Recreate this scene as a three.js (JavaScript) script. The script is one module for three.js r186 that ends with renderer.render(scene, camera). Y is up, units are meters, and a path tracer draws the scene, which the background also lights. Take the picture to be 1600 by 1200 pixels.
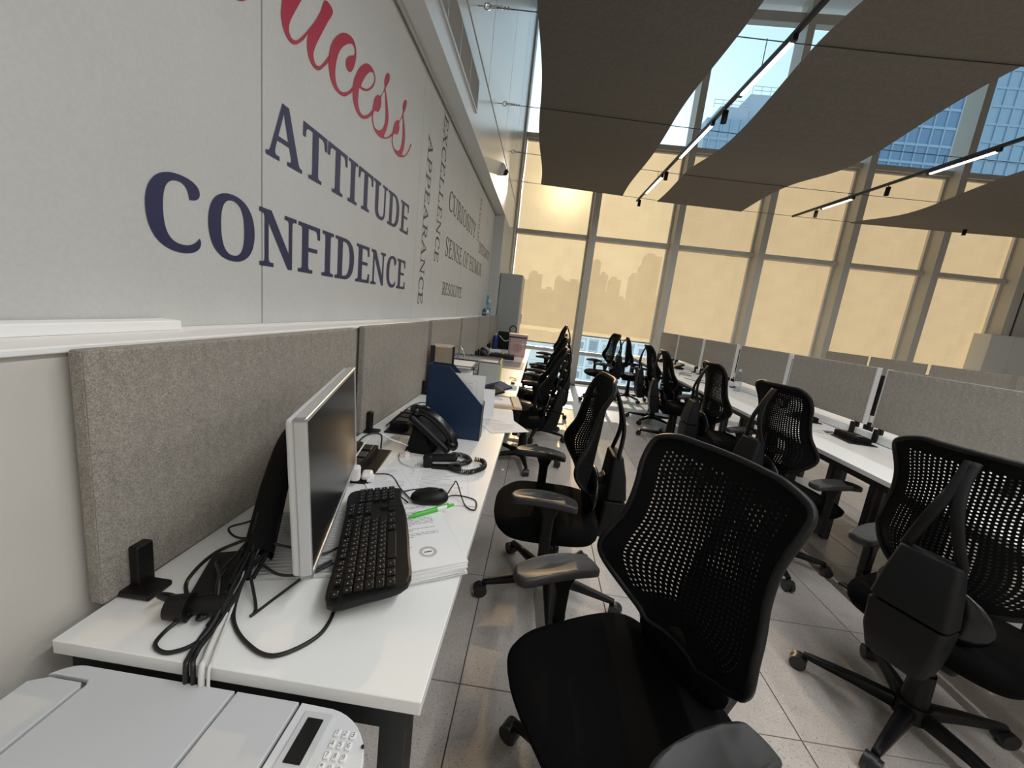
import * as THREE from 'three';
import { RoundedBoxGeometry } from 'three/addons/geometries/RoundedBoxGeometry.js';
import { mergeGeometries, mergeVertices } from 'three/addons/utils/BufferGeometryUtils.js';
import { RectAreaLightUniformsLib } from 'three/addons/lights/RectAreaLightUniformsLib.js';
import { FontLoader } from 'three/addons/loaders/FontLoader.js';

// ---------------------------------------------------------------- camera, sky, sun, exposure
const scene = new THREE.Scene();
const renderer = new THREE.WebGLRenderer();
renderer.toneMapping = THREE.LinearToneMapping;
renderer.toneMappingExposure = 1.08;
renderer.shadowMap.enabled = true;
RectAreaLightUniformsLib.init();
const camera = new THREE.PerspectiveCamera(2 * Math.atan(600 / 621.7) * 180 / Math.PI, 4 / 3, 0.05, 2000);
camera.position.set(0, 1.34, 0);
camera.rotation.set(-0.18404, 0.0532, 0.1156, 'YXZ');
const SUN = new THREE.Vector3(0.0228, 0.2754, -0.961).normalize();
const sun = new THREE.DirectionalLight(new THREE.Color().setRGB(1.0, 0.875, 0.73), 6.5);
sun.position.copy(SUN).multiplyScalar(60); sun.target.position.set(3, 0, -3);
sun.position.add(sun.target.position);
sun.castShadow = true; sun.shadow.mapSize.set(4096, 4096);
Object.assign(sun.shadow.camera, { left: -12, right: 12, top: 12, bottom: -12, near: 1, far: 120 });
scene.add(sun, sun.target);
{ // hazy afternoon sky: pale blue overhead, whiter towards the horizon and round the sun
  const W = 1024, H = 512, d = new Float32Array(W * H * 4);
  for (let j = 0; j < H; j++) for (let i = 0; i < W; i++) {
    const up = ((j + 0.5) / H - 0.5) * Math.PI, az = ((i + 0.5) / W - 0.5) * 2 * Math.PI;
    const x = Math.cos(az) * Math.cos(up), y = Math.sin(up), z = Math.sin(az) * Math.cos(up);
    const c = Math.max(0, x * SUN.x + y * SUN.y + z * SUN.z), t = Math.pow(Math.max(0, y), 0.55);
    const glow = 0.6 * Math.pow(c, 30) + 0.09 * Math.pow(c, 5) + 6 * Math.pow(c, 900);
    const k = (j * W + i) * 4;
    d[k] = 0.74 * (1 - t) + 0.2 * t + glow; d[k + 1] = 0.84 * (1 - t) + 0.45 * t + glow * 0.95; d[k + 2] = 0.86 * (1 - t) + 0.66 * t + glow * 0.82; d[k + 3] = 1;
  }
  const t = new THREE.DataTexture(d, W, H, THREE.RGBAFormat, THREE.FloatType);
  t.mapping = THREE.EquirectangularReflectionMapping; t.magFilter = THREE.LinearFilter; t.needsUpdate = true;
  scene.background = t; scene.backgroundIntensity = 1.4;
}

// ---------------------------------------------------------------- helpers
let seed = 7;
const rnd = () => { seed = (seed * 1664525 + 1013904223) >>> 0; return seed / 4294967296; };
const V = (x, y, z) => new THREE.Vector3(x, y, z);
const taken = new Map();
const numbered = (n) => { const k = taken.get(n) ?? 0; taken.set(n, k + 1); return k ? n + '_' + String(k).padStart(3, '0') : n; };
const lin = (r, g, b) => new THREE.Color().setRGB(r, g, b);
const mat = (r, g, b, rough = 0.6, o = {}) => new THREE.MeshPhysicalMaterial({ color: lin(r, g, b), roughness: rough, ...o });
function mesh(name, geo, m, parent = scene) { const o = new THREE.Mesh(geo, m); o.name = parent === scene ? numbered(name) : name; o.castShadow = o.receiveShadow = true; parent.add(o); return o; }
function tag(o, label, category, group) { o.userData.label = label; o.userData.category = category; if (group) o.userData.group = group; return o; }
function thing(name, label, category, pos = [0, 0, 0], turn = 0, group) { const o = new THREE.Group(); o.name = numbered(name); scene.add(o); o.position.set(...pos); o.rotation.y = turn; return tag(o, label, category, group); }
function struct(name, label) { const o = new THREE.Group(); o.name = name; o.userData.kind = 'structure'; if (label) o.userData.label = label; scene.add(o); return o; }
function uvBox(g, s = 1) { // texture coordinates in metres, projected along the main axis of each face
  const p = g.attributes.position, n = g.attributes.normal, uv = new Float32Array(p.count * 2);
  for (let i = 0; i < p.count; i++) {
    const ax = Math.abs(n.getX(i)), ay = Math.abs(n.getY(i)), az = Math.abs(n.getZ(i));
    const [a, b] = ax >= ay && ax >= az ? [p.getZ(i), p.getY(i)] : ay >= az ? [p.getX(i), p.getZ(i)] : [p.getX(i), p.getY(i)];
    uv[i * 2] = a * s; uv[i * 2 + 1] = b * s;
  }
  g.setAttribute('uv', new THREE.BufferAttribute(uv, 2)); return g;
}
const B = (w, h, d, x = 0, y = 0, z = 0) => new THREE.BoxGeometry(w, h, d).translate(x, y, z);
const BB = (x0, x1, y0, y1, z0, z1) => B(x1 - x0, y1 - y0, Math.abs(z1 - z0), (x0 + x1) / 2, (y0 + y1) / 2, (z0 + z1) / 2);
const RB = (w, h, d, r = 0.004, x = 0, y = 0, z = 0, seg = 2) => new RoundedBoxGeometry(w, h, d, seg, Math.min(r, w / 2.01, h / 2.01, d / 2.01)).translate(x, y, z);
const C = (r0, r1, h, x = 0, y = 0, z = 0, n = 20) => new THREE.CylinderGeometry(r0, r1, h, n).translate(x, y, z);
const merge = (a) => mergeGeometries(a.map((g) => { const q = g.index ? g.toNonIndexed() : g; for (const k of Object.keys(q.attributes)) if (!['position', 'normal', 'uv'].includes(k)) q.deleteAttribute(k); return q; }));
const curve = (pts, closed = false) => new THREE.CatmullRomCurve3(pts.map((p) => V(...p)), closed, 'catmullrom', 0.5);
const tube = (pts, r, seg = pts.length * 8, n = 8, closed = false) => new THREE.TubeGeometry(curve(pts, closed), seg, r, n, closed);
const rot = (g, x = 0, y = 0, z = 0) => { if (x) g.rotateX(x); if (y) g.rotateY(y); if (z) g.rotateZ(z); return g; };
function bar(a, b, w, h) { const A = V(...a), Bv = V(...b), l = A.distanceTo(Bv), g = new RoundedBoxGeometry(w, h, l, 2, Math.min(w, h) * 0.2); const m = new THREE.Matrix4().lookAt(Bv, A, V(0, 1, 0)); g.applyMatrix4(m); const c = A.add(Bv).multiplyScalar(0.5); return g.translate(c.x, c.y, c.z); }
function slab(pts, h, bevel = 0.003) { // outline in (x, z), extruded upwards
  const s = new THREE.Shape(pts.map(([x, z]) => new THREE.Vector2(x, -z)));
  return new THREE.ExtrudeGeometry(s, { depth: h - 2 * bevel, bevelEnabled: bevel > 0, bevelThickness: bevel, bevelSize: bevel, bevelOffset: -bevel, bevelSegments: 2, curveSegments: 10 }).translate(0, 0, bevel).rotateX(-Math.PI / 2);
}
function outline(pts, n = 6) { const c = new THREE.CatmullRomCurve3(pts.map(([x, z]) => V(x, 0, z)), true, 'catmullrom', 0.5); return c.getPoints(pts.length * n).slice(0, -1).map((p) => [p.x, p.z]); }
function loft(sections, closedEnds = true) { // sections: rings of points, each [x, y, z]
  const n = sections[0].length, pos = [], idx = [];
  sections.forEach((s) => s.forEach((p) => pos.push(...p)));
  for (let i = 0; i < sections.length - 1; i++) for (let j = 0; j < n; j++) { const a = i * n + j, b = i * n + (j + 1) % n, c = a + n, d = b + n; idx.push(a, b, c, b, d, c); }
  if (closedEnds) for (const [i, flip] of [[0, true], [sections.length - 1, false]]) {
    const s = sections[i], c = s.reduce((q, p) => [q[0] + p[0] / n, q[1] + p[1] / n, q[2] + p[2] / n], [0, 0, 0]), ci = pos.length / 3; pos.push(...c);
    for (let j = 0; j < n; j++) { const a = i * n + j, b = i * n + (j + 1) % n; flip ? idx.push(ci, b, a) : idx.push(ci, a, b); }
  }
  const g = new THREE.BufferGeometry(); g.setAttribute('position', new THREE.Float32BufferAttribute(pos, 3)); g.setIndex(idx);
  const m = g.toNonIndexed(); m.computeVertexNormals();
  g.computeVertexNormals(); uvDummy(g); return g;
}
const smoothed = (g) => { const q = g.clone(); q.deleteAttribute('normal'); q.deleteAttribute('uv'); const m = mergeVertices(q, 1e-5); m.computeVertexNormals(); return uvDummy(m); };
function uvDummy(g) { if (!g.attributes.uv) g.setAttribute('uv', new THREE.BufferAttribute(new Float32Array(g.attributes.position.count * 2), 2)); return g; }
const rring = (cx, cz, w, d, r, n = 4) => { // rounded rectangle ring in (x, z)
  const o = []; for (const [sx, sz, a0] of [[1, 1, 0], [-1, 1, 1], [-1, -1, 2], [1, -1, 3]]) for (let i = 0; i <= n; i++) { const a = (a0 + i / n) * Math.PI / 2; o.push([cx + sx * (w / 2 - r) + r * Math.cos(a), cz + sz * (d / 2 - r) + r * Math.sin(a)]); } return o;
};
const lerpT = (tab, v) => { if (v <= tab[0][0]) return tab[0][1]; for (let i = 1; i < tab.length; i++) if (v <= tab[i][0]) { const [a, p] = tab[i - 1], [b, q] = tab[i]; const t = (v - a) / (b - a), p0 = tab[Math.max(0, i - 2)][1], q1 = tab[Math.min(tab.length - 1, i + 1)][1]; const m0 = (q - p0) / 2, m1 = (q1 - p) / 2; const t2 = t * t, t3 = t2 * t; return p * (2 * t3 - 3 * t2 + 1) + m0 * (t3 - 2 * t2 + t) + q * (-2 * t3 + 3 * t2) + m1 * (t3 - t2); } return tab[tab.length - 1][1]; };

// ---------------------------------------------------------------- textures
function dataTex(n, f, srgb = true) { const d = new Uint8Array(n * n * 4); for (let j = 0; j < n; j++) for (let i = 0; i < n; i++) { const c = f(i, j, n); d.set([c[0], c[1], c[2], 255].map((v) => Math.max(0, Math.min(255, v))), (j * n + i) * 4); } const t = new THREE.DataTexture(d, n, n); t.wrapS = t.wrapT = THREE.RepeatWrapping; t.magFilter = THREE.LinearFilter; t.minFilter = THREE.LinearMipmapLinearFilter; if (srgb) t.colorSpace = THREE.SRGBColorSpace; t.needsUpdate = true; return t; }
function noiseGrid(n, cells) { const g = Array.from({ length: cells * cells }, rnd); return (i, j) => { const x = i / n * cells, y = j / n * cells, x0 = Math.floor(x), y0 = Math.floor(y), fx = x - x0, fy = y - y0, s = fx * fx * (3 - 2 * fx), t = fy * fy * (3 - 2 * fy), at = (a, b) => g[((b + cells) % cells) * cells + (a + cells) % cells]; return (at(x0, y0) * (1 - s) + at(x0 + 1, y0) * s) * (1 - t) + (at(x0, y0 + 1) * (1 - s) + at(x0 + 1, y0 + 1) * s) * t; }; }
const scaled = (t, s) => { const c = t.clone(); c.repeat.set(s, s); c.needsUpdate = true; return c; };
const floorTex = (() => { const a = noiseGrid(512, 230), b = noiseGrid(512, 110), c = noiseGrid(512, 12); return dataTex(512, (i, j) => { let v = 194 + 10 * (c(i, j) - 0.5) + 14 * (rnd() - 0.5); let w = 0; const p = a(i, j), q = b(i, j); if (p > 0.74) w = (p - 0.74) * 260; if (q < 0.16) v += (0.16 - q) * 130; v -= w; return [v, v * 0.962, v * 0.93]; }); })();
const weaveTex = (() => { const a = noiseGrid(512, 14), b = noiseGrid(512, 128); return dataTex(512, (i, j) => { const w = ((i >> 2) + (j >> 2)) % 2 ? 8 : -8; const v = 152 + w + 52 * (b(i, j) - 0.5) + 12 * (a(i, j) - 0.5) + 26 * (rnd() - 0.5); return [v, v * 0.96, v * 0.905]; }); })();
const weaveBump = (() => { const b = noiseGrid(512, 128); return dataTex(512, (i, j) => { const v = 90 + 60 * Math.abs(Math.sin(i * Math.PI / 4)) + 50 * Math.abs(Math.sin(j * Math.PI / 4)) + 60 * (b(i, j) - 0.5); return [v, v, v]; }, false); })();
const screenTex = (() => { const col = Array.from({ length: 512 }, rnd), row = Array.from({ length: 512 }, rnd), a = noiseGrid(512, 6); return dataTex(512, (i, j) => { const v = 214 + 8 * (col[i] - 0.5) + 6 * (row[j] - 0.5) + 10 * (rnd() - 0.5) + 8 * (a(i, j) - 0.5); return [v, v * 0.875, v * 0.7]; }); })();
const sailTex = (() => { const a = noiseGrid(512, 20), b = noiseGrid(512, 160); return dataTex(512, (i, j) => { const v = 106 + 8 * (a(i, j) - 0.5) + 18 * (b(i, j) - 0.5) + ((i >> 1) % 2 ? 5 : -5) + ((j >> 1) % 2 ? 5 : -5); return [v, v * 0.95, v * 0.885]; }); })();
const wallTex = (() => { const a = noiseGrid(512, 8), b = noiseGrid(512, 170); return dataTex(512, (i, j) => { const v = 197 + 4 * (a(i, j) - 0.5) + 5 * (b(i, j) - 0.5); return [v, v, v * 0.985]; }); })();
const wallBump = (() => { const b = noiseGrid(512, 170); return dataTex(512, (i, j) => { const v = 128 + 120 * (b(i, j) - 0.5); return [v, v, v]; }, false); })();
const seatTex = (() => { const b = noiseGrid(256, 90); return dataTex(256, (i, j) => { const v = 16 + 8 * (b(i, j) - 0.5) + 8 * (rnd() - 0.5); return [v, v, v]; }); })();

// ---------------------------------------------------------------- materials
const M = {
  tile: new THREE.MeshPhysicalMaterial({ map: scaled(floorTex, 1 / 0.6), roughness: 0.33 }),
  grout: mat(0.13, 0.11, 0.1, 0.9),
  wall: new THREE.MeshPhysicalMaterial({ map: wallTex, roughness: 0.55, bumpMap: wallBump, bumpScale: 0.00012 }),
  dwarf: mat(0.6, 0.57, 0.52, 0.6),
  upper: mat(0.7, 0.71, 0.7, 0.28),
  ledge: mat(0.86, 0.86, 0.85, 0.45),
  ceiling: mat(0.55, 0.56, 0.58, 0.7),
  navy: mat(0.016, 0.02, 0.075, 0.5), ink: mat(0.045, 0.047, 0.062, 0.5), red: mat(0.40, 0.014, 0.045, 0.45),
  fabric: new THREE.MeshPhysicalMaterial({ map: scaled(weaveTex, 5), bumpMap: scaled(weaveBump, 5), bumpScale: 0.0012, roughness: 0.95 }),
  desk: mat(0.86, 0.86, 0.84, 0.34),
  black: mat(0.006, 0.006, 0.0065, 0.45, { specularIntensity: 0.6 }), blackGloss: mat(0.006, 0.006, 0.0065, 0.22), blackMatt: mat(0.007, 0.007, 0.0075, 0.75, { specularIntensity: 0.4 }), frame: mat(0.014, 0.014, 0.015, 0.4),
  mesh: mat(0.004, 0.004, 0.0042, 0.8, { specularIntensity: 0.25 }), seat: new THREE.MeshPhysicalMaterial({ map: scaled(seatTex, 8), roughness: 1, specularIntensity: 0.15 }),
  pad: mat(0.035, 0.035, 0.034, 0.5), cover: mat(0.008, 0.008, 0.0085, 0.6, { specularIntensity: 0.5 }), wheel: mat(0.02, 0.02, 0.022, 0.4), tread: mat(0.09, 0.09, 0.085, 0.6),
  silver: mat(0.62, 0.63, 0.63, 0.3, { metalness: 0.55 }), greyPlastic: mat(0.42, 0.43, 0.43, 0.5), screen: mat(0.006, 0.006, 0.007, 0.28),
  steel: mat(0.5, 0.5, 0.5, 0.3, { metalness: 1 }), alu: mat(0.62, 0.62, 0.61, 0.4, { metalness: 0.3 }), fin: mat(0.5, 0.48, 0.44, 0.5),
  glass: new THREE.MeshPhysicalMaterial({ color: lin(0.92, 0.97, 0.98), transmission: 1, thickness: 0, roughness: 0, ior: 1.45 }),
  blind: new THREE.MeshPhysicalMaterial({ map: scaled(screenTex, 0.9), transmission: 0.56, thickness: 0, roughness: 0.76, specularIntensity: 0.1 }),
  blindBar: mat(0.22, 0.2, 0.17, 0.5),
  sail: new THREE.MeshPhysicalMaterial({ map: scaled(sailTex, 3), roughness: 0.95 }),
  wire: mat(0.06, 0.06, 0.065, 0.4, { metalness: 0.6 }),
  led: new THREE.MeshStandardMaterial({ color: 0xffffff, emissive: lin(1, 0.97, 0.93), emissiveIntensity: 3, roughness: 0.5 }),
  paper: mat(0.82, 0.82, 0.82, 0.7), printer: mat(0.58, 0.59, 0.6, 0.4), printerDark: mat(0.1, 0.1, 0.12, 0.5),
  cabinet: mat(0.36, 0.37, 0.36, 0.45), cabinetDoor: mat(0.5, 0.47, 0.42, 0.45), locker: mat(0.6, 0.6, 0.58, 0.45),
  blue: mat(0.004, 0.021, 0.062, 0.5), green: mat(0.06, 0.5, 0.04, 0.35), white: mat(0.8, 0.8, 0.8, 0.4), cableWhite: mat(0.72, 0.71, 0.68, 0.4),
  cable: mat(0.01, 0.01, 0.011, 0.4), kraft: mat(0.55, 0.38, 0.22, 0.8), yellow: mat(0.75, 0.7, 0.12, 0.6),
  bottle: new THREE.MeshPhysicalMaterial({ color: lin(0.85, 0.92, 0.96), transmission: 1, thickness: 0, roughness: 0.05 }), blueCap: mat(0.05, 0.3, 0.5, 0.4), blueBottle: mat(0.015, 0.03, 0.14, 0.3),
  pink: new THREE.MeshPhysicalMaterial({ color: lin(0.72, 0.58, 0.58), transmission: 0.5, thickness: 0, roughness: 0.6 }), brown: mat(0.25, 0.19, 0.13, 0.5), amber: mat(0.08, 0.04, 0.02, 0.3),
};

// ---------------------------------------------------------------- room
const ZG = -8.35, XW = -0.745, XM = -0.89, ZB = 3.4, XR = 9.7, YC = 7.12;
{ // floor of square tiles
  const f = struct('floor', 'warm grey speckled square floor tiles with thin dark joints');
  mesh('slab', BB(-1.2, XR + 0.2, -0.25, -0.006, ZG - 0.2, ZB + 0.2), M.grout, f);
  const T = 0.6, gap = 0.004, vars = [0, 1, 2, 3].map((k) => { const g = new RoundedBoxGeometry(T - gap, 0.012, T - gap, 1, 0.0012); uvBox(g); const u = g.attributes.uv; for (let i = 0; i < u.count; i++) { const a = u.getX(i), b = u.getY(i); u.setXY(i, (k % 2 ? b : a) + k * 0.17, (k % 2 ? -a : b) + k * 0.31); } return g; });
  const rest = [];
  for (let i = -1; i < 17; i++) for (let j = -8; j < 12; j++) {
    const x0 = Math.max(-0.127 + T * i, XW), x1 = Math.min(-0.127 + T * (i + 1), XR), z1 = Math.min(-1.206 - T * j + T, ZB), z0 = Math.max(-1.206 - T * j, ZG + 0.02);
    if (x1 - x0 < 0.02 || z1 - z0 < 0.02) continue;
    const cx = (x0 + x1) / 2, cz = (z0 + z1) / 2;
    if (cz > 0.1 || (cx > 7 && cz > -4)) { rest.push(uvBox(B(x1 - x0 - gap, 0.012, z1 - z0 - gap, cx, -0.006, cz))); continue; }
    const o = mesh('floor_tile', vars[(i * 5 + j * 3 + 40) % 4], M.tile, f); o.position.set(cx, -0.006, cz); o.scale.set((x1 - x0 - gap) / (T - gap), 1, (z1 - z0 - gap) / (T - gap));
  }
  const r = mesh('floor_tiles_beyond', merge(rest), M.tile, f); r.userData.kind = 'stuff';
}
const ZN = -6.42, YN = 2.74, YL = 1.205;
const wallL = struct('wall_left', 'off-white wall with a recessed mural of printed words above a low ledge');
mesh('dwarf_wall', uvBox(BB(-1.2, XW, 0, YL - 0.012, ZN, ZB)), M.dwarf, wallL);
mesh('ledge', RB(XW - XM + 0.02, 0.012, ZB - ZN, 0.003, (XW + XM) / 2, YL - 0.006, (ZB + ZN) / 2), M.ledge, wallL);
mesh('ledge_board', RB(0.05, 0.022, 2.6, 0.003, XM + 0.03, YL + 0.011, -0.885 + 1.3), M.ledge, wallL);
for (const [z0, z1] of [[ZN, -5.66], [-5.66, -4.19], [-4.19, -2.71], [-2.71, -1.236], [-1.236, 0.24], [0.24, 1.72], [1.72, ZB]]) mesh('mural_panel', uvBox(RB(0.02, YN - YL, z1 - z0 - 0.006, 0.002, XM - 0.01, (YN + YL) / 2, (z0 + z1) / 2)), M.wall, wallL);
mesh('backing', BB(-1.2, XM - 0.022, YL, YN, ZN, ZB), M.ledge, wallL);
mesh('niche_return', BB(-1.2, XW, 0, YN, ZG - 0.2, ZN), M.wall, wallL);
mesh('soffit_trim', RB(0.012, 0.02, ZB - ZN, 0.002, XM + 0.02, YN - 0.01, (ZB + ZN) / 2), M.wall, wallL);
for (const b of [[YN, 2.9, ZG - 0.2, ZB], [3.1, 3.28, ZG - 0.2, ZB], [2.9, 3.1, ZG - 0.2, -3.56], [2.9, 3.1, -2.2, ZB]]) mesh('upper_wall', uvBox(BB(-1.2, XW, ...b)), M.upper, wallL);
mesh('shadow_gap', BB(-1.2, XW - 0.06, 3.28, 3.31, ZG - 0.2, ZB), M.upper, wallL);
for (let z = ZG - 0.2; z < ZB; z += 1.5) mesh('cladding_panel', uvBox(RB(0.455, YC - 3.31, 1.492, 0.004, XW - 0.2275, (YC + 3.31) / 2, z + 0.75)), M.upper, wallL);
{ // air grille
  const z0 = -2.2, z1 = -3.56, y0 = 2.9, y1 = 3.1;
  mesh('air_grille_frame', merge([BB(XW, XW + 0.012, y0 - 0.02, y0, z1 - 0.02, z0 + 0.02), BB(XW, XW + 0.012, y1, y1 + 0.02, z1 - 0.02, z0 + 0.02), BB(XW, XW + 0.012, y0, y1, z0, z0 + 0.02), BB(XW, XW + 0.012, y0, y1, z1 - 0.02, z1), ...[1, 2, 3].map((k) => BB(XW, XW + 0.012, y0, y1, z0 + (z1 - z0) * k / 4 - 0.006, z0 + (z1 - z0) * k / 4 + 0.006))]), M.alu, wallL);
  mesh('air_duct_back', BB(-1.2, XW - 0.25, y0, y1, z1, z0), M.alu, wallL);
  for (let k = 0; k < 13; k++) mesh('air_grille_slat', rot(B(0.012, 0.002, z0 - z1), 0, 0, 0.6).translate(XW + 0.007, y0 + 0.01 + k * 0.0148, (z0 + z1) / 2), M.greyPlastic, wallL);
}
const solid = (name, label, geo, m) => { const s = struct(name, label); mesh(name + '_body', uvBox(geo), m, s); return s; };
solid('wall_back', 'plain off-white wall at the near end of the office', BB(-1.2, XR + 0.2, 0, YC, ZB, ZB + 0.2), M.wall);
solid('wall_right', 'plain off-white side wall beyond the desks', BB(XR, XR + 0.2, 0, YC, ZG - 0.2, ZB), M.wall);
solid('ceiling', 'high grey ceiling slab', BB(-1.2, XR + 0.2, YC, YC + 0.25, ZG - 0.2, ZB + 0.2), M.ceiling);

// mural lettering: flat print on the panels
const loader = new FontLoader();
const serifB = await loader.loadAsync('fonts/droid/droid_serif_bold.typeface.json'), serifR = await loader.loadAsync('fonts/droid/droid_serif_regular.typeface.json'), sansR = await loader.loadAsync('fonts/droid/droid_sans_regular.typeface.json');
function word(text, font, z0, z1, y0, y1, m, down = false) {
  const g = new THREE.ShapeGeometry(font.generateShapes(text, 1), 6); g.computeBoundingBox(); const b = g.boundingBox;
  g.translate(-b.min.x, -b.min.y, 0);
  const w = b.max.x - b.min.x, h = b.max.y - b.min.y;
  if (down) { g.scale((y1 - y0) / w, Math.abs(z1 - z0) / h, 1); g.rotateZ(-Math.PI / 2); g.translate(0, y1, 0); }
  else { g.scale(Math.abs(z1 - z0) / w, (y1 - y0) / h, 1); g.translate(0, y0, 0); }
  g.rotateY(Math.PI / 2).translate(XM + 0.0015, 0, z0);
  return mesh('lettering', g, m, wallL);
}
word('CONFIDENCE', serifB, -0.863, -2.548, 1.384, 1.562, M.navy); word('ATTITUDE', serifB, -1.25, -2.548, 1.715, 1.89, M.navy);
word('APPEARANCE', serifR, -2.838, -2.95, 1.303, 2.415, M.ink, true); word('EXCELLENCE', serifR, -3.18, -3.305, 1.642, 2.70, M.ink, true);
word('CURIOSITY', serifR, -3.51, -4.85, 2.1, 2.265, M.ink); word('SENSE OF HUMOR', serifR, -3.51, -5.54, 1.725, 1.89, M.ink); word('RESOLUTE', serifR, -3.51, -4.36, 1.397, 1.508, M.ink);
word('INTEGRITY', serifR, -5.19, -6.16, 2.0, 2.13, M.ink); word('PASSION', serifR, -5.0, -5.1, 2.1, 2.6, M.ink, true);
{ // the red script word, from its outlines in millimetres on the wall (z, y)
  const O = {u:[-1364,2244,-1331,2196,-1319,2151,-1317,2125,-1326,2101,-1346,2084,-1367,2081,-1386,2087,-1410,2106,-1433,2129,-1455,2157,-1452,2135,-1455,2111,-1467,2092,-1491,2081,-1523,2087,-1556,2115,-1590,2155,-1589,2169,-1555,2129,-1525,2101,-1502,2097,-1490,2115,-1497,2140,-1530,2197,-1572,2264,-1608,2325,-1557,2325,-1526,2269,-1494,2220,-1463,2180,-1425,2134,-1390,2101,-1367,2096,-1356,2107,-1359,2131,-1380,2170,-1418,2232,-1444,2273,-1421,2280],
c:[-1587,2154,-1589,2173,-1599,2208,-1621,2243,-1650,2274,-1685,2302,-1728,2322,-1762,2328,-1785,2319,-1796,2297,-1792,2265,-1777,2231,-1755,2205,-1732,2197,-1714,2207,-1716,2228,-1734,2250,-1762,2268,-1779,2280,-1780,2301,-1764,2308,-1736,2295,-1704,2271,-1668,2234,-1647,2194,-1637,2156,-1637,2128,-1651,2104,-1678,2098,-1710,2109,-1743,2130,-1777,2161,-1776,2146,-1739,2113,-1708,2093,-1673,2084,-1636,2085,-1608,2099,-1592,2127],
e:[-1776,2146,-1781,2183,-1802,2224,-1831,2263,-1880,2304,-1927,2323,-1964,2321,-1986,2304,-1978,2272,-1944,2235,-1904,2209,-1864,2193,-1834,2186,-1828,2154,-1828,2127,-1846,2103,-1873,2100,-1900,2110,-1934,2131,-1968,2161,-1967,2145,-1936,2116,-1898,2094,-1855,2082,-1815,2089,-1787,2113],
eh:[-1850,2202,-1867,2232,-1897,2269,-1937,2302,-1965,2310,-1978,2297,-1963,2267,-1936,2240,-1903,2217,-1870,2205],
s:[-1967,2145,-1979,2198,-1991,2224,-2019,2250,-2046,2259,-2093,2318,-2087,2339,-2098,2371,-2122,2396,-2145,2399,-2147,2379,-2125,2346,-2106,2318,-2124,2290,-2149,2240,-2158,2206,-2143,2155,-2114,2108,-2166,2129,-2221,2168,-2215,2153,-2158,2117,-2115,2099,-2057,2086,-2008,2090,-1978,2110],
sh:[-1990,2168,-1979,2134,-1994,2108,-2022,2104,-2058,2114,-2093,2137,-2117,2176,-2120,2215,-2111,2260,-2097,2302,-2059,2257,-2063,2231,-2043,2192,-2021,2178],
t:[-2215,2153,-2228,2197,-2246,2231,-2277,2254,-2303,2262,-2350,2324,-2342,2348,-2357,2382,-2381,2401,-2397,2400,-2393,2371,-2376,2343,-2361,2315,-2384,2276,-2402,2227,-2398,2167,-2372,2119,-2416,2132,-2467,2175,-2506,2227,-2514,2227,-2479,2176,-2428,2131,-2364,2101,-2301,2089,-2248,2098,-2219,2120],
th:[-2240,2172,-2226,2136,-2246,2110,-2283,2109,-2323,2122,-2348,2152,-2363,2197,-2359,2252,-2349,2296,-2305,2250,-2310,2224,-2290,2190,-2265,2179],
S:[-1104,2073,-1112,2055,-1126,2043,-1145,2048,-1165,2061,-1191,2090,-1224,2138,-1240,2170,-1218,2154,-1197,2120,-1176,2089,-1155,2070,-1138,2067,-1127,2074,-1120,2084]};
  const smooth = (a) => { const p = []; for (let i = 0; i < a.length; i += 2) p.push(V(-a[i] / 1000, a[i + 1] / 1000, 0)); return new THREE.CatmullRomCurve3(p, true, 'centripetal').getPoints(p.length * 4).slice(0, -1).map((q) => new THREE.Vector2(q.x, q.y)); };
  for (const k of ['S', 'u', 'c', 'e', 's', 't']) { const sh = new THREE.Shape(smooth(O[k])); if (O[k + 'h']) sh.holes.push(new THREE.Path(smooth(O[k + 'h']))); mesh('script_lettering', new THREE.ShapeGeometry(sh).rotateY(Math.PI / 2).translate(XM + 0.0017, 0, 0), M.red, wallL); }
}

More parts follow.
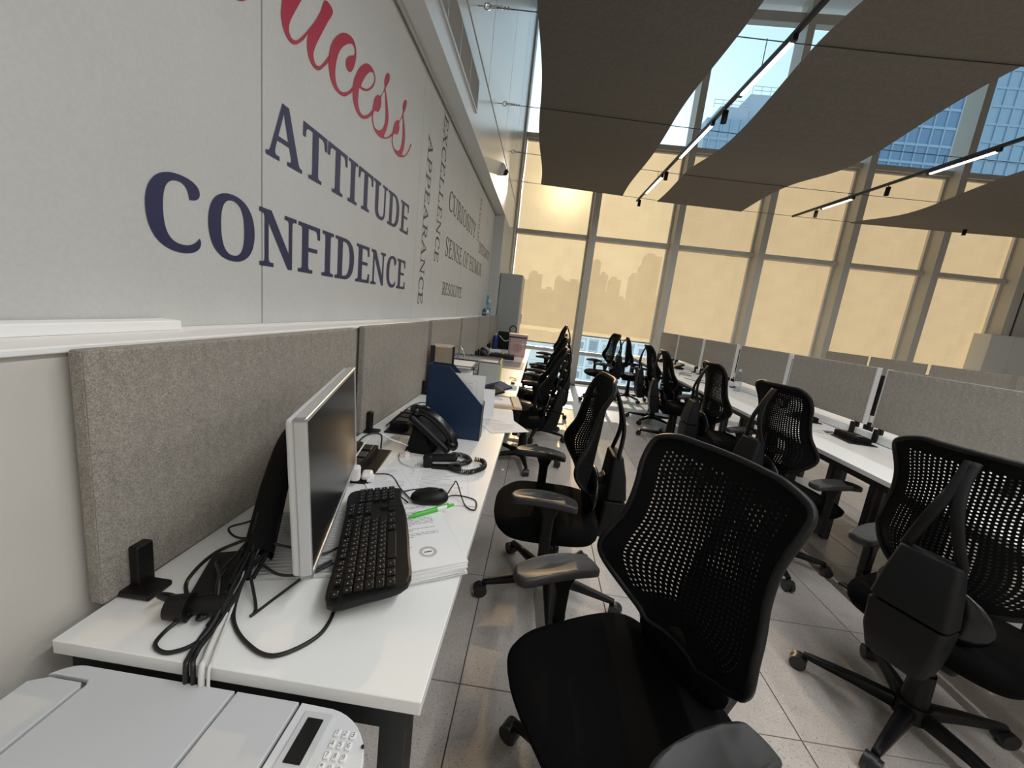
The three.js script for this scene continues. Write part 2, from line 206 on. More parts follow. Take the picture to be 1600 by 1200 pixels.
// ---------------------------------------------------------------- glazed wall
const XS = [-0.77, 0.785, 2.35, 3.93, 5.48, 7.04, 8.52];
XS.forEach((x, i) => {
  const t = struct('trim_' + (i + 1), 'tall grey window fin');
  const inner = i === 0 ? XW : x - 0.06;
  mesh('fin_side', BB(inner, x + 0.06, 0, YC, ZG - 0.06, ZG + 0.28), M.fin, t);
  mesh('fin_front', BB(inner, x + 0.06, 0, YC, ZG + 0.28, ZG + 0.29), M.fin, t);
  if (i) mesh('side_channel', BB(x - 0.1, x - 0.06, 0.62, 4.6, ZG - 0.02, ZG + 0.05), M.alu, t);
  if (i < 6) mesh('side_channel', BB(x + 0.06, x + 0.08, 0.62, 4.6, ZG - 0.02, ZG + 0.05), M.alu, t);
});
for (let i = 0; i < 6; i++) {
  const x0 = XS[i] + 0.06, x1 = XS[i + 1] - 0.06, w = struct('window_' + (i + 1), 'tall glazed bay with horizontal bars');
  for (const [y, h, d] of [[0.02, 0.05, 0.07], [0.615, 0.075, 0.1], [2.88, 0.085, 0.14], [4.61, 0.09, 0.14], [6.84, 0.16, 0.14]]) mesh('transom', RB(x1 - x0, h, d, 0.004, (x0 + x1) / 2, y, ZG + d / 2 - 0.03), y === 2.88 || y > 4 ? M.fin : M.alu, w);
  for (const [a, b] of [[0.045, 0.58], [0.65, 2.84], [2.92, 4.57], [4.65, 6.76], [6.92, YC]]) mesh('pane', new THREE.PlaneGeometry(x1 - x0, b - a).translate((x0 + x1) / 2, (a + b) / 2, ZG - 0.045), M.glass, w);
  // roller blind
  const yb = i === 0 ? 0.74 : 0.975 + 0.004 * i, b = thing('roller_blind', ['beige screen roller blind beside the mural wall, lowered furthest', 'beige screen roller blind with several skyline towers showing through', 'beige screen roller blind with a tower edge and a pale sky strip showing through', 'beige screen roller blind with one narrow bright slit between towers', 'plain beige screen roller blind between the two largest fins', 'beige screen roller blind next to the lockers'][i], 'blind', [(x0 + x1) / 2, yb, ZG + 0.0], 0, 'roller blinds on the glazed wall');
  const wd = x1 - x0 - 0.05 * (i === 0 ? 1.4 : 1);
  mesh('fabric', uvBox(new THREE.PlaneGeometry(wd, 4.55 - yb, 1, 1).translate(0, (4.55 - yb) / 2, 0)), M.blind, b);
  mesh('bottom_bar', RB(wd, 0.024, 0.014, 0.004), M.blindBar, b);
  mesh('roller', rot(C(0.026, 0.026, wd), 0, 0, Math.PI / 2).translate(0, 4.55 - yb, 0.028), M.alu, b);
}
{ const s = struct('wall_far', 'solid plaster end of the glazed wall with a dark vertical joint'); mesh('wall_far_body', uvBox(BB(8.56, 8.9, 0, YC, ZG - 0.2, ZG + 0.02)), M.dwarf, s); mesh('joint', BB(8.9, 8.94, 0, YC, ZG - 0.2, ZG), M.blackMatt, s); mesh('wall_far_return', uvBox(BB(8.94, XR + 0.2, 0, YC, ZG - 0.2, ZG + 0.02)), M.dwarf, s); }

// ---------------------------------------------------------------- hanging fabric sails on wires, track lights
const wireY = (x) => lerpT([[-0.75, 3.485], [1.1, 3.42], [2.2, 3.385], [4, 3.365], [6, 3.37], [9.7, 3.44]], x);
const WZ = [-7.26, -6.0, -4.71, -3.33, -2.0, -0.68, 0.64, 1.96];
WZ.slice(0, 4).forEach((z, i) => {
  const t = thing('tension_wire', ['dark tension wire carrying the window ends of the ceiling sails', 'dark tension wire crossing under the middle sail near its window end', 'dark tension wire crossing under the sail beside the mural wall', 'dark tension wire with a turnbuckle next to the air grille'][i], 'wire', [XW, 3.485, z], 0, 'wires of the ceiling sails');
  const P = []; for (let x = XW + 0.14; x <= XR; x += 0.5) P.push([x - XW, wireY(x) - 3.485, 0]); P.push([XR - XW, wireY(XR) - 3.485, 0]);
  mesh('cable', tube(P, 0.0035, 60, 6), M.wire, t);
  mesh('eye_bolt', merge([rot(C(0.004, 0.004, 0.05), 0, 0, Math.PI / 2).translate(0.025, 0, 0), new THREE.TorusGeometry(0.022, 0.005, 8, 20).translate(0.07, 0, 0)]), M.steel, t);
  mesh('turnbuckle', merge([rot(C(0.0035, 0.0035, 0.1), 0, 0, Math.PI / 2).translate(0.12, 0, 0), RB(0.06, 0.005, 0.005, 0.002, 0.125, 0.009, 0), RB(0.06, 0.005, 0.005, 0.002, 0.125, -0.009, 0), new THREE.TorusGeometry(0.01, 0.003, 6, 14).translate(0.172, 0, 0), RB(0.012, 0.02, 0.012, 0.003, 0.2, -0.004, 0), RB(0.012, 0.02, 0.012, 0.003, 0.225, -0.004, 0)]), M.steel, t);
});
function sail(x0, x1, dips, label) {
  const zs = dips.map((d) => d[0]), z0 = zs[0], z1 = zs[zs.length - 1], NZ = 120, NX = 12;
  const t = thing('ceiling_sail', label, 'fabric sail', [(x0 + x1) / 2, 3.4, (z0 + z1) / 2], 0, 'fabric sails under the ceiling');
  const y = (x, z) => wireY(x) + lerpT(dips, z) - 0.012 * Math.sin(Math.PI * (x - x0) / (x1 - x0)) * Math.abs(lerpT(dips, z)) / 0.1;
  const g = new THREE.BufferGeometry(), pos = [], uv = [], idx = [];
  for (const off of [0, 0.004]) for (let j = 0; j <= NZ; j++) for (let i = 0; i <= NX; i++) { const z = z0 + (z1 - z0) * j / NZ, pinch = 0.02 * Math.sin((z - z0) * 2.4), x = x0 + pinch * (i < NX / 2 ? 1 : -1) * Math.abs(1 - 2 * i / NX) + (x1 - x0) * i / NX; pos.push(x - (x0 + x1) / 2, y(x, z) + off - 3.4, z - (z0 + z1) / 2); uv.push(x, z); }
  const n = (NZ + 1) * (NX + 1), at = (i, j, k) => k * n + j * (NX + 1) + i;
  for (let j = 0; j < NZ; j++) for (let i = 0; i < NX; i++) { idx.push(at(i, j, 0), at(i + 1, j, 0), at(i, j + 1, 0), at(i + 1, j, 0), at(i + 1, j + 1, 0), at(i, j + 1, 0)); idx.push(at(i, j, 1), at(i, j + 1, 1), at(i + 1, j, 1), at(i + 1, j, 1), at(i, j + 1, 1), at(i + 1, j + 1, 1)); }
  for (let j = 0; j < NZ; j++) for (const i of [0, NX]) idx.push(at(i, j, 0), at(i, j, 1), at(i, j + 1, 0), at(i, j + 1, 0), at(i, j, 1), at(i, j + 1, 1));
  g.setAttribute('position', new THREE.Float32BufferAttribute(pos, 3)); g.setAttribute('uv', new THREE.Float32BufferAttribute(uv, 2)); g.setIndex(idx); g.computeVertexNormals();
  mesh('fabric', g, M.sail, t);
  mesh('hem_rod', bar([x0 - (x0 + x1) / 2, y(x0, z0) - 3.4, z0 - (z0 + z1) / 2], [x1 - (x0 + x1) / 2, y(x1, z0) - 3.4, z0 - (z0 + z1) / 2], 0.012, 0.012), M.sail, t);
}
sail(-0.29, 1.1, [[-7.26, 0], [-6, -0.012], [-4.71, 0.006], [-3.33, -0.055], [-2.0, 0.006], [-0.68, -0.08], [0.64, 0.006], [1.96, -0.01]], 'taupe fabric sail hung beside the mural wall');
sail(1.68, 3.07, [[-7.26, -0.012], [-6, 0.006], [-4.71, -0.13], [-3.33, 0.006], [-2.0, -0.13], [-0.68, 0.006], [0.64, -0.13], [1.96, 0.006]], 'taupe fabric sail between the two long track lights');
sail(4.82, 7.6, [[-7.26, -0.01], [-6.1, -0.11], [-4.71, 0.006], [-3.33, -0.12], [-2.0, 0.006], [-0.68, -0.12], [0.64, 0.006], [1.96, -0.01]], 'broad taupe fabric sail hung furthest from the mural wall');
function track(x, yz, leds, spots, label) {
  const [zf, yf, zn, yn] = yz, t = thing('track_light', label, 'track light', [x, yf, zf], 0, 'black track lights'), L = zn - zf, Y = (z) => yf + (z > -3 ? yn - yf : (yn - yf) * (z - zf) / (-3 - zf));
  mesh('track', merge([bar([0, 0.02, 0], [0, Y(-3) - yf + 0.02, -3 - zf], 0.032, 0.03), bar([0, yn - yf + 0.02, -3 - zf], [0, yn - yf + 0.02, L], 0.032, 0.03)]), M.black, t);
  for (const z of WZ) if (z > zf) mesh('hanger', C(0.003, 0.003, wireY(x) - Y(z), 0, (wireY(x) + Y(z)) / 2 - yf + 0.01, z - zf, 6), M.wire, t);
  for (const [a, b] of leds) {
    const ya = Y(a) - yf, ybb = Y(b) - yf;
    mesh('lamp_housing', merge([bar([0, ya - 0.004, a - zf], [0, ybb - 0.004, b - zf], 0.03, 0.022), B(0.03, 0.05, 0.03, 0, ya, a - zf), B(0.03, 0.05, 0.03, 0, ybb, b - zf)]), M.black, t);
    mesh('lamp_diffuser', bar([0, ya - 0.021, a - zf + (b > a ? 0.02 : -0.02)], [0, ybb - 0.021, b - zf - (b > a ? 0.02 : -0.02)], 0.026, 0.014), M.led, t);
    const len = Math.abs(b - a) - 0.04, l = new THREE.RectAreaLight(lin(0.97, 0.985, 1), LED, 0.026, len);
    l.position.set(0, (ya + ybb) / 2 - 0.03, (a + b) / 2 - zf); l.rotation.x = -Math.PI / 2; t.add(l);
  }
  for (const z of spots) mesh('spot_head', merge([C(0.004, 0.004, 0.03, 0, Y(z) - yf - 0.005, z - zf, 8), rot(C(0.024, 0.024, 0.095), 0.08).translate(0, Y(z) - yf - 0.065, z - zf)]), M.blackMatt, t);
}
const LED = 230;
track(1.34, [-7.22, 3.33, 2.6, 3.19], [[-2.93, -3.62], [-4.15, -5.05], [-5.75, -6.6], [-1.05, -1.95], [-0.05, -0.95], [0.95, 0.05], [1.95, 1.05]], [-3.88, -5.55, -7.0, -2.4], 'black track light with glowing bars beside the sail at the mural wall');  // near-end bars are out of view, added to brighten the near desk
track(3.87, [-7.22, 3.33, 2.6, 3.2], [[-4.18, -4.85], [-5.9, -6.5], [-2.6, -3.3], [-1.0, -1.7], [0.5, -0.2], [1.9, 1.2]], [-5.35, -6.62, -3.8, -2.0], 'black track light with glowing bars above the middle aisle');
track(6.3, [-7.22, 3.37, 2.6, 3.24], [[-5.9, -6.6], [-4.3, -5.0], [-2.6, -3.3], [-1.0, -1.7], [0.5, -0.2]], [-6.95, -5.4, -3.8], 'black track light with glowing bars under the broad sail');
{ const t = thing('dome_camera', 'small white dome camera on the mural wall near the windows', 'camera', [XW, 3.1, -5.55], 0); mesh('housing', new THREE.SphereGeometry(0.075, 20, 12).scale(0.75, 1, 1), M.ledge, t); mesh('lens_window', new THREE.SphereGeometry(0.045, 16, 10).translate(0.038, -0.03, 0), M.blackGloss, t); mesh('base', rot(C(0.08, 0.08, 0.02), 0, 0, Math.PI / 2), M.ledge, t); }

// ---------------------------------------------------------------- desks and desk screens
const DY = 0.74;
function desk(x0, x1, z0, z1, label, group, legX, skip = () => false) { // x0..x1 depth, z0 (near) .. z1 (far)
  const cx = (x0 + x1) / 2, cz = (z0 + z1) / 2, w = x1 - x0, l = Math.abs(z1 - z0) - 0.003, t = thing('desk', label, 'desk', [cx, 0, cz], 0, group);
  mesh('desk_top', RB(w, 0.025, l, 0.002, 0, DY - 0.0125, 0), M.desk, t);
  mesh('frame', merge([B(w - 0.04, 0.045, 0.04, 0, DY - 0.0475, l / 2 - 0.03), B(w - 0.04, 0.045, 0.04, 0, DY - 0.0475, -l / 2 + 0.03), B(0.04, 0.045, l - 0.08, -w / 2 + 0.06, DY - 0.0475, 0), B(0.04, 0.045, l - 0.08, w / 2 - 0.06, DY - 0.0475, 0)]), M.frame, t);
  for (const sx of [-1, 1]) for (const sz of [-1, 1]) if (!skip(sx, sz)) mesh('leg', RB(0.045, DY - 0.07, 0.045, 0.003, sx * (w / 2 - (legX ?? 0.045)), (DY - 0.07) / 2, sz * (l / 2 - 0.035)), M.frame, t);
  return t;
}
const DL = [-0.497, -1.97, -3.44, -4.91, -6.38];
['white desk with monitor and tangled cables beside the grey printer', 'white desk with letter trays and a kraft folder', 'white desk under the pale pink fan box', 'white desk next to the tall grey cabinet'].forEach((l, i) => desk(-0.712, -0.108, DL[i], DL[i + 1], l, 'white desks along the mural wall', undefined, (sx, sz) => sx > 0 && !((i === 0 && sz > 0) || (i === 3 && sz < 0))));
function deskScreen(x, z0, z1, y0, y1, m, label, group, foot, side, trim = false) { // upholstered screen clamped to the desk edge
  const t = thing('desk_screen', label, 'desk screen', [x, DY, (z0 + z1) / 2], 0, group), l = Math.abs(z1 - z0);
  mesh('panel', uvBox(RB(0.028, y1 - y0, l, 0.006, 0, (y0 + y1) / 2 - DY, 0, 3)), m, t);
  if (trim) for (const s of [-1, 1]) mesh('edge_trim', RB(0.034, y1 - y0 + 0.004, 0.008, 0.002, 0, (y0 + y1) / 2 - DY, s * (l / 2 + 0.001)), M.alu, t);
  for (const s of foot) mesh('bracket', merge([RB(0.02, 0.085, 0.032, 0.004, side * 0.026, 0.05, s * (l / 2 - 0.06)), y0 > DY + 0.02 ? RB(0.05, 0.012, 0.05, 0.004, side * 0.045, 0.007, s * (l / 2 - 0.05)) : RB(0.075, 0.012, 0.05, 0.004, side * 0.035, 0.007, s * (l / 2 - 0.05)), ...(y0 > DY + 0.02 ? [RB(0.02, y0 - DY - 0.04, 0.03, 0.003, 0, (y0 - DY + 0.075) / 2, s * (l / 2 - 0.06))] : [])]), M.black, t);
}
['grey fabric desk screen standing behind the monitor', 'grey fabric desk screen behind the desk phone and blue file', 'grey fabric desk screen behind the brown framed clipboard', 'grey fabric desk screen, fourth along the mural wall from the printer', 'grey fabric desk screen, fifth along the mural wall from the printer', 'grey fabric desk screen next to the tall cabinet'].forEach((l, i) => deskScreen(-0.719, -0.57 - 1.02 * i, -1.512 - 1.02 * i, DY + 0.004, 1.2 + 0.004 * i, M.fabric, l, 'fabric screens along the mural wall', [1, -1], 1));
// benches in the middle of the room
[-0.7, -1.8, -2.8, -4.1, -5.15, -6.2].forEach((z0, i, a) => {
  const z1 = a[i + 1] ?? -7.9, n = ['at the near end', 'with one power box near the big taupe screens', 'with a coiled white cable', 'with the clear bottle', 'second from the windows', 'nearest the windows'][i];
  desk(1.735, 2.32, z0, z1, 'white bench desk facing the aisle, ' + n, 'bench desks along the aisle', 0.13);
  desk(2.37, 2.96, z0, z1, 'white bench desk on the far side of the taupe screens, ' + ['at the near end', 'second from the near end', 'third from the near end', 'third from the windows', 'second from the windows', 'nearest the windows'][i], 'bench desks on the far side of the screens', 0.13);
  desk(4.55, 5.15, z0, z1, 'white desk on the aisle side of the second bench, ' + ['at its near end', 'second from its near end', 'third from its near end', 'third from the windows', 'second from the windows', 'nearest the windows'][i], 'desks of the second bench', 0.13);
});
[[-1.9, -2.8], [-2.885, -3.8], [-3.87, -4.78], [-4.88, -5.8], [-5.88, -6.87], [-6.93, -7.9], [-0.95, -1.83]].forEach(([a, b], i) => deskScreen(2.345, a, b, 0.835, 1.232 + 0.002 * i, M.fabric, ['taupe desk screen behind the chair with the wide mesh back', 'taupe desk screen behind the two power boxes', 'taupe desk screen with the clear bottle in front of its far end', 'taupe desk screen of the bench, third from the windows', 'taupe desk screen of the bench, second from the windows', 'taupe desk screen of the bench, nearest the windows', 'taupe desk screen at the near end of the bench'][i], 'taupe screens on the first bench', [1, -1], -1, true));
for (let i = 0; i < 6; i++) deskScreen(5.2, -1.745 - 0.985 * i, -2.665 - 0.985 * i, 0.8, 1.255, M.fabric, 'taupe desk screen on the second bench, ' + ['at its near end', 'second from its near end', 'third from its near end', 'third from the windows', 'second from the windows', 'nearest the windows'][i], 'taupe screens on the second bench', [1, -1], -1);

{ const t = thing('cable_rail', 'long white cable rail running under the taupe screens of the bench', 'rail', [2.345, DY, -4.3]); mesh('channel', RB(0.034, 0.05, 7.1, 0.003, 0, 0.025, 0), M.ledge, t); mesh('cover_strip', RB(0.03, 0.006, 7.08, 0.002, 0, 0.053, 0), M.ledge, t); }
// ---------------------------------------------------------------- task chairs
const G = {};
{ // perforated back shell; chair looks along +z, its column stands on the y axis
  const hw = [[0, 0.085], [0.08, 0.16], [0.17, 0.212], [0.27, 0.237], [0.38, 0.228], [0.54, 0.205], [0.7, 0.201], [0.86, 0.213], [0.94, 0.209], [0.985, 0.178], [1, 0.14]];
  const zc = [[0, -0.115], [0.2, -0.128], [0.5, -0.138], [0.8, -0.146], [1, -0.165]], ef = [[0, 0.02], [0.27, 0.11], [0.5, 0.075], [0.8, 0.05], [1, 0.025]];
  const at = (u, v, o = 0) => { const w = lerpT(hw, v), x = u * w, f = (q) => lerpT(zc, v) + lerpT(ef, v) * q * q; const dz = 2 * lerpT(ef, v) * u / w, n = Math.hypot(dz, 1); return [x - o * -dz / n * -1, 0.585 + 0.505 * v, f(u) + o / n]; };
  const pos = [], idx = [];
  const quad = (a, b, c, d) => { const k = pos.length / 3; pos.push(...a, ...b, ...c, ...d); idx.push(k, k + 1, k + 2, k, k + 2, k + 3); };
  const T = 0.0035, NU = 24, NV = 34, U = 0.8, V0 = 0.12, V1 = 0.915, us = (i) => -U + 2 * U * i / NU, vs = (j) => V0 + (V1 - V0) * j / NV;
  for (let i = 0; i < NU; i++) for (let j = 0; j < NV; j++) {
    const u0 = us(i), u1 = us(i + 1), v0 = vs(j), v1 = vs(j + 1), cu = (u0 + u1) / 2, cv = (v0 + v1) / 2 + (i % 2 ? 0.2 : -0.2) * (v1 - v0), ru = (u1 - u0) * 0.235, rv = (v1 - v0) * 0.265;
    const sq = [[u0, v0], [cu, v0], [u1, v0], [u1, cv], [u1, v1], [cu, v1], [u0, v1], [u0, cv]], ho = sq.map((_, k) => { const a = (k * 45 - 135) * Math.PI / 180; return [cu + ru * Math.cos(a), cv + rv * Math.sin(a)]; });
    for (let k = 0; k < 8; k++) { const l = (k + 1) % 8; quad(at(...sq[k], T), at(...sq[l], T), at(...ho[l], T), at(...ho[k], T)); quad(at(...sq[k]), at(...ho[k]), at(...ho[l]), at(...sq[l])); quad(at(...ho[k], T), at(...ho[l], T), at(...ho[l]), at(...ho[k])); }
  }
  const edge = (ua, ub, va, vb, n, vert) => { for (let k = 0; k < n; k++) { const a = k / n, b = (k + 1) / n; const P = vert ? [[ua, va + (vb - va) * a], [ub, va + (vb - va) * a], [ub, va + (vb - va) * b], [ua, va + (vb - va) * b]] : [[ua + (ub - ua) * a, va], [ua + (ub - ua) * b, va], [ua + (ub - ua) * b, vb], [ua + (ub - ua) * a, vb]]; quad(...P.map((p) => at(...p, T))); quad(...[...P].reverse().map((p) => at(...p))); } };
  edge(-1, -U, V0, V1, 40, true); edge(U, 1, V0, V1, 40, true);
  for (const [a, b] of [[0, 0.03], [0.03, 0.06], [0.06, V0], [V1, 0.955], [0.955, 0.98], [0.98, 1]]) edge(-1, 1, a, b, 16, false);
  const g = new THREE.BufferGeometry(); g.setAttribute('position', new THREE.Float32BufferAttribute(pos, 3)); g.setIndex(idx); g.computeVertexNormals(); uvDummy(g);
  G.shell = g;
  const rim = []; const n = 28; for (let k = 0; k <= n; k++) rim.push(at(1, k / n, T / 2)); for (const u of [0.6, 0.2, -0.2, -0.6]) rim.push(at(u, 1, T / 2)); for (let k = n; k >= 0; k--) rim.push(at(-1, k / n, T / 2)); for (const u of [-0.6, -0.2, 0.2, 0.6]) rim.push(at(u, 0, T / 2));
  G.rim = tube(rim, 0.0095, 160, 8, true);
  const ribbon = (pts, w0, w1, t) => { const c = curve(pts), n = 22, S = []; for (let k = 0; k <= n; k++) { const q = c.getPointAt(k / n), tg = c.getTangentAt(k / n), sx = V(1, 0, 0).addScaledVector(tg, -tg.x).normalize(), nn = sx.clone().cross(tg).normalize(), w = w0 + (w1 - w0) * k / n; S.push(Array.from({ length: 10 }, (_, m) => { const a = m / 10 * 2 * Math.PI, v = q.clone().addScaledVector(sx, w / 2 * Math.cos(a)).addScaledVector(nn, t / 2 * Math.sin(a)); return [v.x, v.y, v.z]; })); } return loft(S); };
  G.wish = merge([ribbon([[0.004, 1.062, -0.17], [0.008, 0.98, -0.21], [0.034, 0.87, -0.238], [0.07, 0.745, -0.224]], 0.036, 0.03, 0.018), ribbon([[-0.004, 1.062, -0.17], [-0.008, 0.98, -0.21], [-0.034, 0.87, -0.238], [-0.07, 0.745, -0.224]], 0.036, 0.03, 0.018)]);
  const sec = (y, w, z0, z1, r = 0.018) => rring(0, (z0 + z1) / 2, w, Math.abs(z1 - z0), r).map(([x, z]) => [x, y, z]).reverse();
  G.coverTop = loft([sec(0.755, 0.145, -0.245, -0.205, 0.012), sec(0.748, 0.155, -0.25, -0.2), sec(0.66, 0.18, -0.272, -0.195), sec(0.565, 0.2, -0.285, -0.19), sec(0.558, 0.19, -0.28, -0.195)].reverse());
  G.coverLow = loft([sec(0.552, 0.19, -0.28, -0.19), sec(0.545, 0.2, -0.285, -0.185), sec(0.45, 0.185, -0.29, -0.18), sec(0.375, 0.155, -0.275, -0.17), sec(0.36, 0.13, -0.262, -0.175)].reverse());
  G.pelvis = new THREE.SphereGeometry(1, 24, 16).scale(0.15, 0.105, 0.03).rotateX(-0.1).translate(0, 0.565, -0.135);
  G.pelvisArm = merge([bar([0, 0.42, -0.12], [0, 0.55, -0.155], 0.07, 0.025), bar([0, 0.6, -0.15], [0, 0.64, -0.2], 0.06, 0.03), bar([0, 0.42, -0.05], [0, 0.42, -0.24], 0.09, 0.05)]);
}
{
  const o = outline([[-0.235, -0.1], [-0.25, 0.05], [-0.235, 0.22], [-0.15, 0.285], [0, 0.3], [0.15, 0.285], [0.235, 0.22], [0.25, 0.05], [0.235, -0.1], [0.17, -0.165], [0, -0.18], [-0.17, -0.165]]);
  const sec = (y, s, dz = 0) => o.map(([x, z]) => [x * s, y, z * s + dz]);
  G.seat = uvBox(loft([sec(0.385, 0.86), sec(0.39, 0.93), sec(0.41, 0.985), sec(0.43, 1), sec(0.447, 0.985), sec(0.458, 0.94), sec(0.464, 0.85), sec(0.462, 0.6), sec(0.457, 0.3)].map((r, k) => r.map(([x, y, z]) => [x, y - (k > 3 && z > 0.18 ? (z - 0.18) * 0.18 : 0), z]))));
  // flip winding so that normals point outwards
  const ix = G.seat.index.array; for (let k = 0; k < ix.length; k += 3) { const t = ix[k]; ix[k] = ix[k + 1]; ix[k + 1] = t; } G.seat.computeVertexNormals();
  G.mech = merge([RB(0.2, 0.05, 0.26, 0.015, 0, 0.37, 0), RB(0.5, 0.018, 0.06, 0.006, 0, 0.385, 0.06)]);
  G.column = merge([C(0.027, 0.027, 0.26, 0, 0.24, 0), C(0.034, 0.04, 0.16, 0, 0.16, 0), C(0.05, 0.055, 0.06, 0, 0.085, 0)]);
  const leg = loft([[0.05, 0.048, 0.105, 0.062], [0.16, 0.04, 0.1, 0.066], [0.29, 0.028, 0.085, 0.062], [0.325, 0.024, 0.08, 0.062]].map(([r, w, y1, y0]) => [[-w / 2, y0, r], [w / 2, y0, r], [w / 2, y1 - 0.008, r], [w / 4, y1, r], [-w / 4, y1, r], [-w / 2, y1 - 0.008, r]]));
  G.leg = merge([leg, C(0.007, 0.007, 0.03, 0, 0.058, 0.312, 8)]);
  G.caster = merge([...[-1, 1].map((s) => rot(C(0.03, 0.03, 0.018, 0, 0, 0, 20), 0, 0, Math.PI / 2).translate(s * 0.014, 0.03, 0.335)), rot(C(0.031, 0.031, 0.024, 0, 0, 0, 16), 0, 0, Math.PI / 2).scale(1, 0.9, 0.9).translate(0, 0.034, 0.333)]);
  G.tread = merge([-1, 1].map((s) => new THREE.TorusGeometry(0.0265, 0.0045, 6, 20).rotateY(Math.PI / 2).translate(s * 0.0225, 0.03, 0.335)));
  const po = outline([[-0.042, -0.115], [-0.048, 0], [-0.042, 0.1], [-0.02, 0.132], [0.02, 0.132], [0.042, 0.1], [0.048, 0], [0.042, -0.115], [0.02, -0.135], [-0.02, -0.135]], 4);
  G.armPad = slab(po, 0.03, 0.008);
  { const p = G.armPad.attributes.position; for (let i = 0; i < p.count; i++) { const z = p.getZ(i); p.setY(i, p.getY(i) - 0.9 * (z - 0.02) * (z - 0.02)); } G.armPad = smoothed(G.armPad); }
  G.armPost = merge([loft([[-0.05, 0.06, 0.04], [-0.08, 0.045, 0.038], [-0.11, 0.03, 0.036], [-0.19, 0.028, 0.034], [-0.21, 0.03, 0.036]].reverse().map(([y, w, d]) => rring(0, -0.02, d, w * 1.6, 0.01).map(([x, z]) => [x, y + 0.05, z]))), RB(0.03, 0.16, 0.042, 0.006, 0, -0.2, -0.02)]);
  G.lever = merge([rot(C(0.005, 0.005, 0.16), 0, 0, Math.PI / 2).translate(0.2, 0.36, 0.02), RB(0.05, 0.012, 0.03, 0.005, 0.29, 0.36, 0.02)]);
}
const PIV = [0, 0.44, -0.06];
for (const k of ['shell', 'rim', 'wish', 'coverTop', 'coverLow', 'pelvis', 'pelvisArm']) G[k].translate(-PIV[0], -PIV[1], -PIV[2]);
function chair(x, z, fx, fz, label, { raise = 0, recline = 0, base = 0.3, backDrop = 0 } = {}) {
  const t = thing('task_chair', label, 'chair', [x, 0, z], Math.atan2(fx, fz), 'black mesh task chairs');
  const up = (o, dy = raise) => { o.position.y += dy; return o; };
  up(mesh('seat', G.seat, M.seat, t)); up(mesh('mechanism', G.mech, M.black, t)); mesh('column', G.column, M.black, t); up(mesh('lever', G.lever, M.black, t));
  const back = (n, k, m, p = t) => { const o = mesh(n, G[k], m, p); if (p === t) { o.position.set(PIV[0], PIV[1] + raise - backDrop, PIV[2]); o.rotation.x = -recline; } return o; };
  const s = back('backrest', 'shell', M.mesh); back('back_rim', 'rim', M.black, s);
  back('back_wishbone', 'wish', M.cover); back('spine_cover', 'coverTop', M.cover); back('lower_spine_cover', 'coverLow', M.cover); back('pelvic_pad', 'pelvis', M.blackGloss); back('back_bracket', 'pelvisArm', M.black);
  for (const sx of [-1, 1]) { const p = up(mesh('arm_post', G.armPost, M.black, t)); p.position.x = sx * 0.272; p.position.y += 0.6; p.position.z = 0.09; const a = mesh('arm_pad', G.armPad, M.pad, p); a.position.set(0, 0.0, 0.005); }
  for (let k = 0; k < 5; k++) { const l = mesh('base_leg', G.leg, M.black, t); l.rotation.y = base + k * Math.PI * 0.4; const c = mesh('caster', G.caster, M.wheel, l); mesh; }
  return t;
}
chair(0.35, -0.87, -0.88, 0.47, 'black task chair turned half away from the desk end, beside the printer', { base: 0.2, backDrop: 0.035 });
chair(0.19, -1.77, -1, 0.03, 'black task chair squarely facing the desk with the phone', { base: 0.28 });
chair(-0.03, -3.45, -1, 0, 'black task chair with reclined back, its seat pushed under the desk with the trays', { recline: 0.22, base: 0.5 });
chair(0.1, -4.3, -1, 0.05, 'black task chair behind the reclined one along the wall desks', { recline: 0.08, raise: 0.02, base: 0.1 });
chair(0.13, -5.15, -1, -0.05, 'black task chair by the desk with the pink box', { base: 0.6, recline: 0.1, raise: 0.03 });
chair(0.22, -6.15, -1, 0, 'black task chair raised high at the wall desk nearest the windows', { base: 0.9, raise: 0.1, recline: 0.05 });
chair(1.52, -1.33, 1, -0.47, 'black task chair with wide mesh back towards the aisle, next to the large taupe screen', { base: 2.05, backDrop: 0.02 });
chair(1.56, -2.4, 1, -0.15, 'black task chair in front of the two power boxes', { base: 0.7 });
chair(1.62, -3.45, 1, 0, 'black task chair with back to the aisle before the clear bottle', { base: 0.4 });
chair(1.68, -4.72, 1, 0.1, 'black task chair with tall grey edged back, leaning back on the aisle', { recline: 0.12, base: 0.35 });
chair(1.72, -5.6, 1, 0.0, 'black task chair standing close behind the leaning one', { recline: 0.12, base: 0.2 });
chair(1.12, -6.6, -1, 0.15, 'black task chair turned to the wall desks, alone before the low window', { raise: 0.05, base: 0.2 });
chair(1.68, -7.1, 1, 0.1, 'black task chair at the bench end nearest the windows', { base: 0.2 });

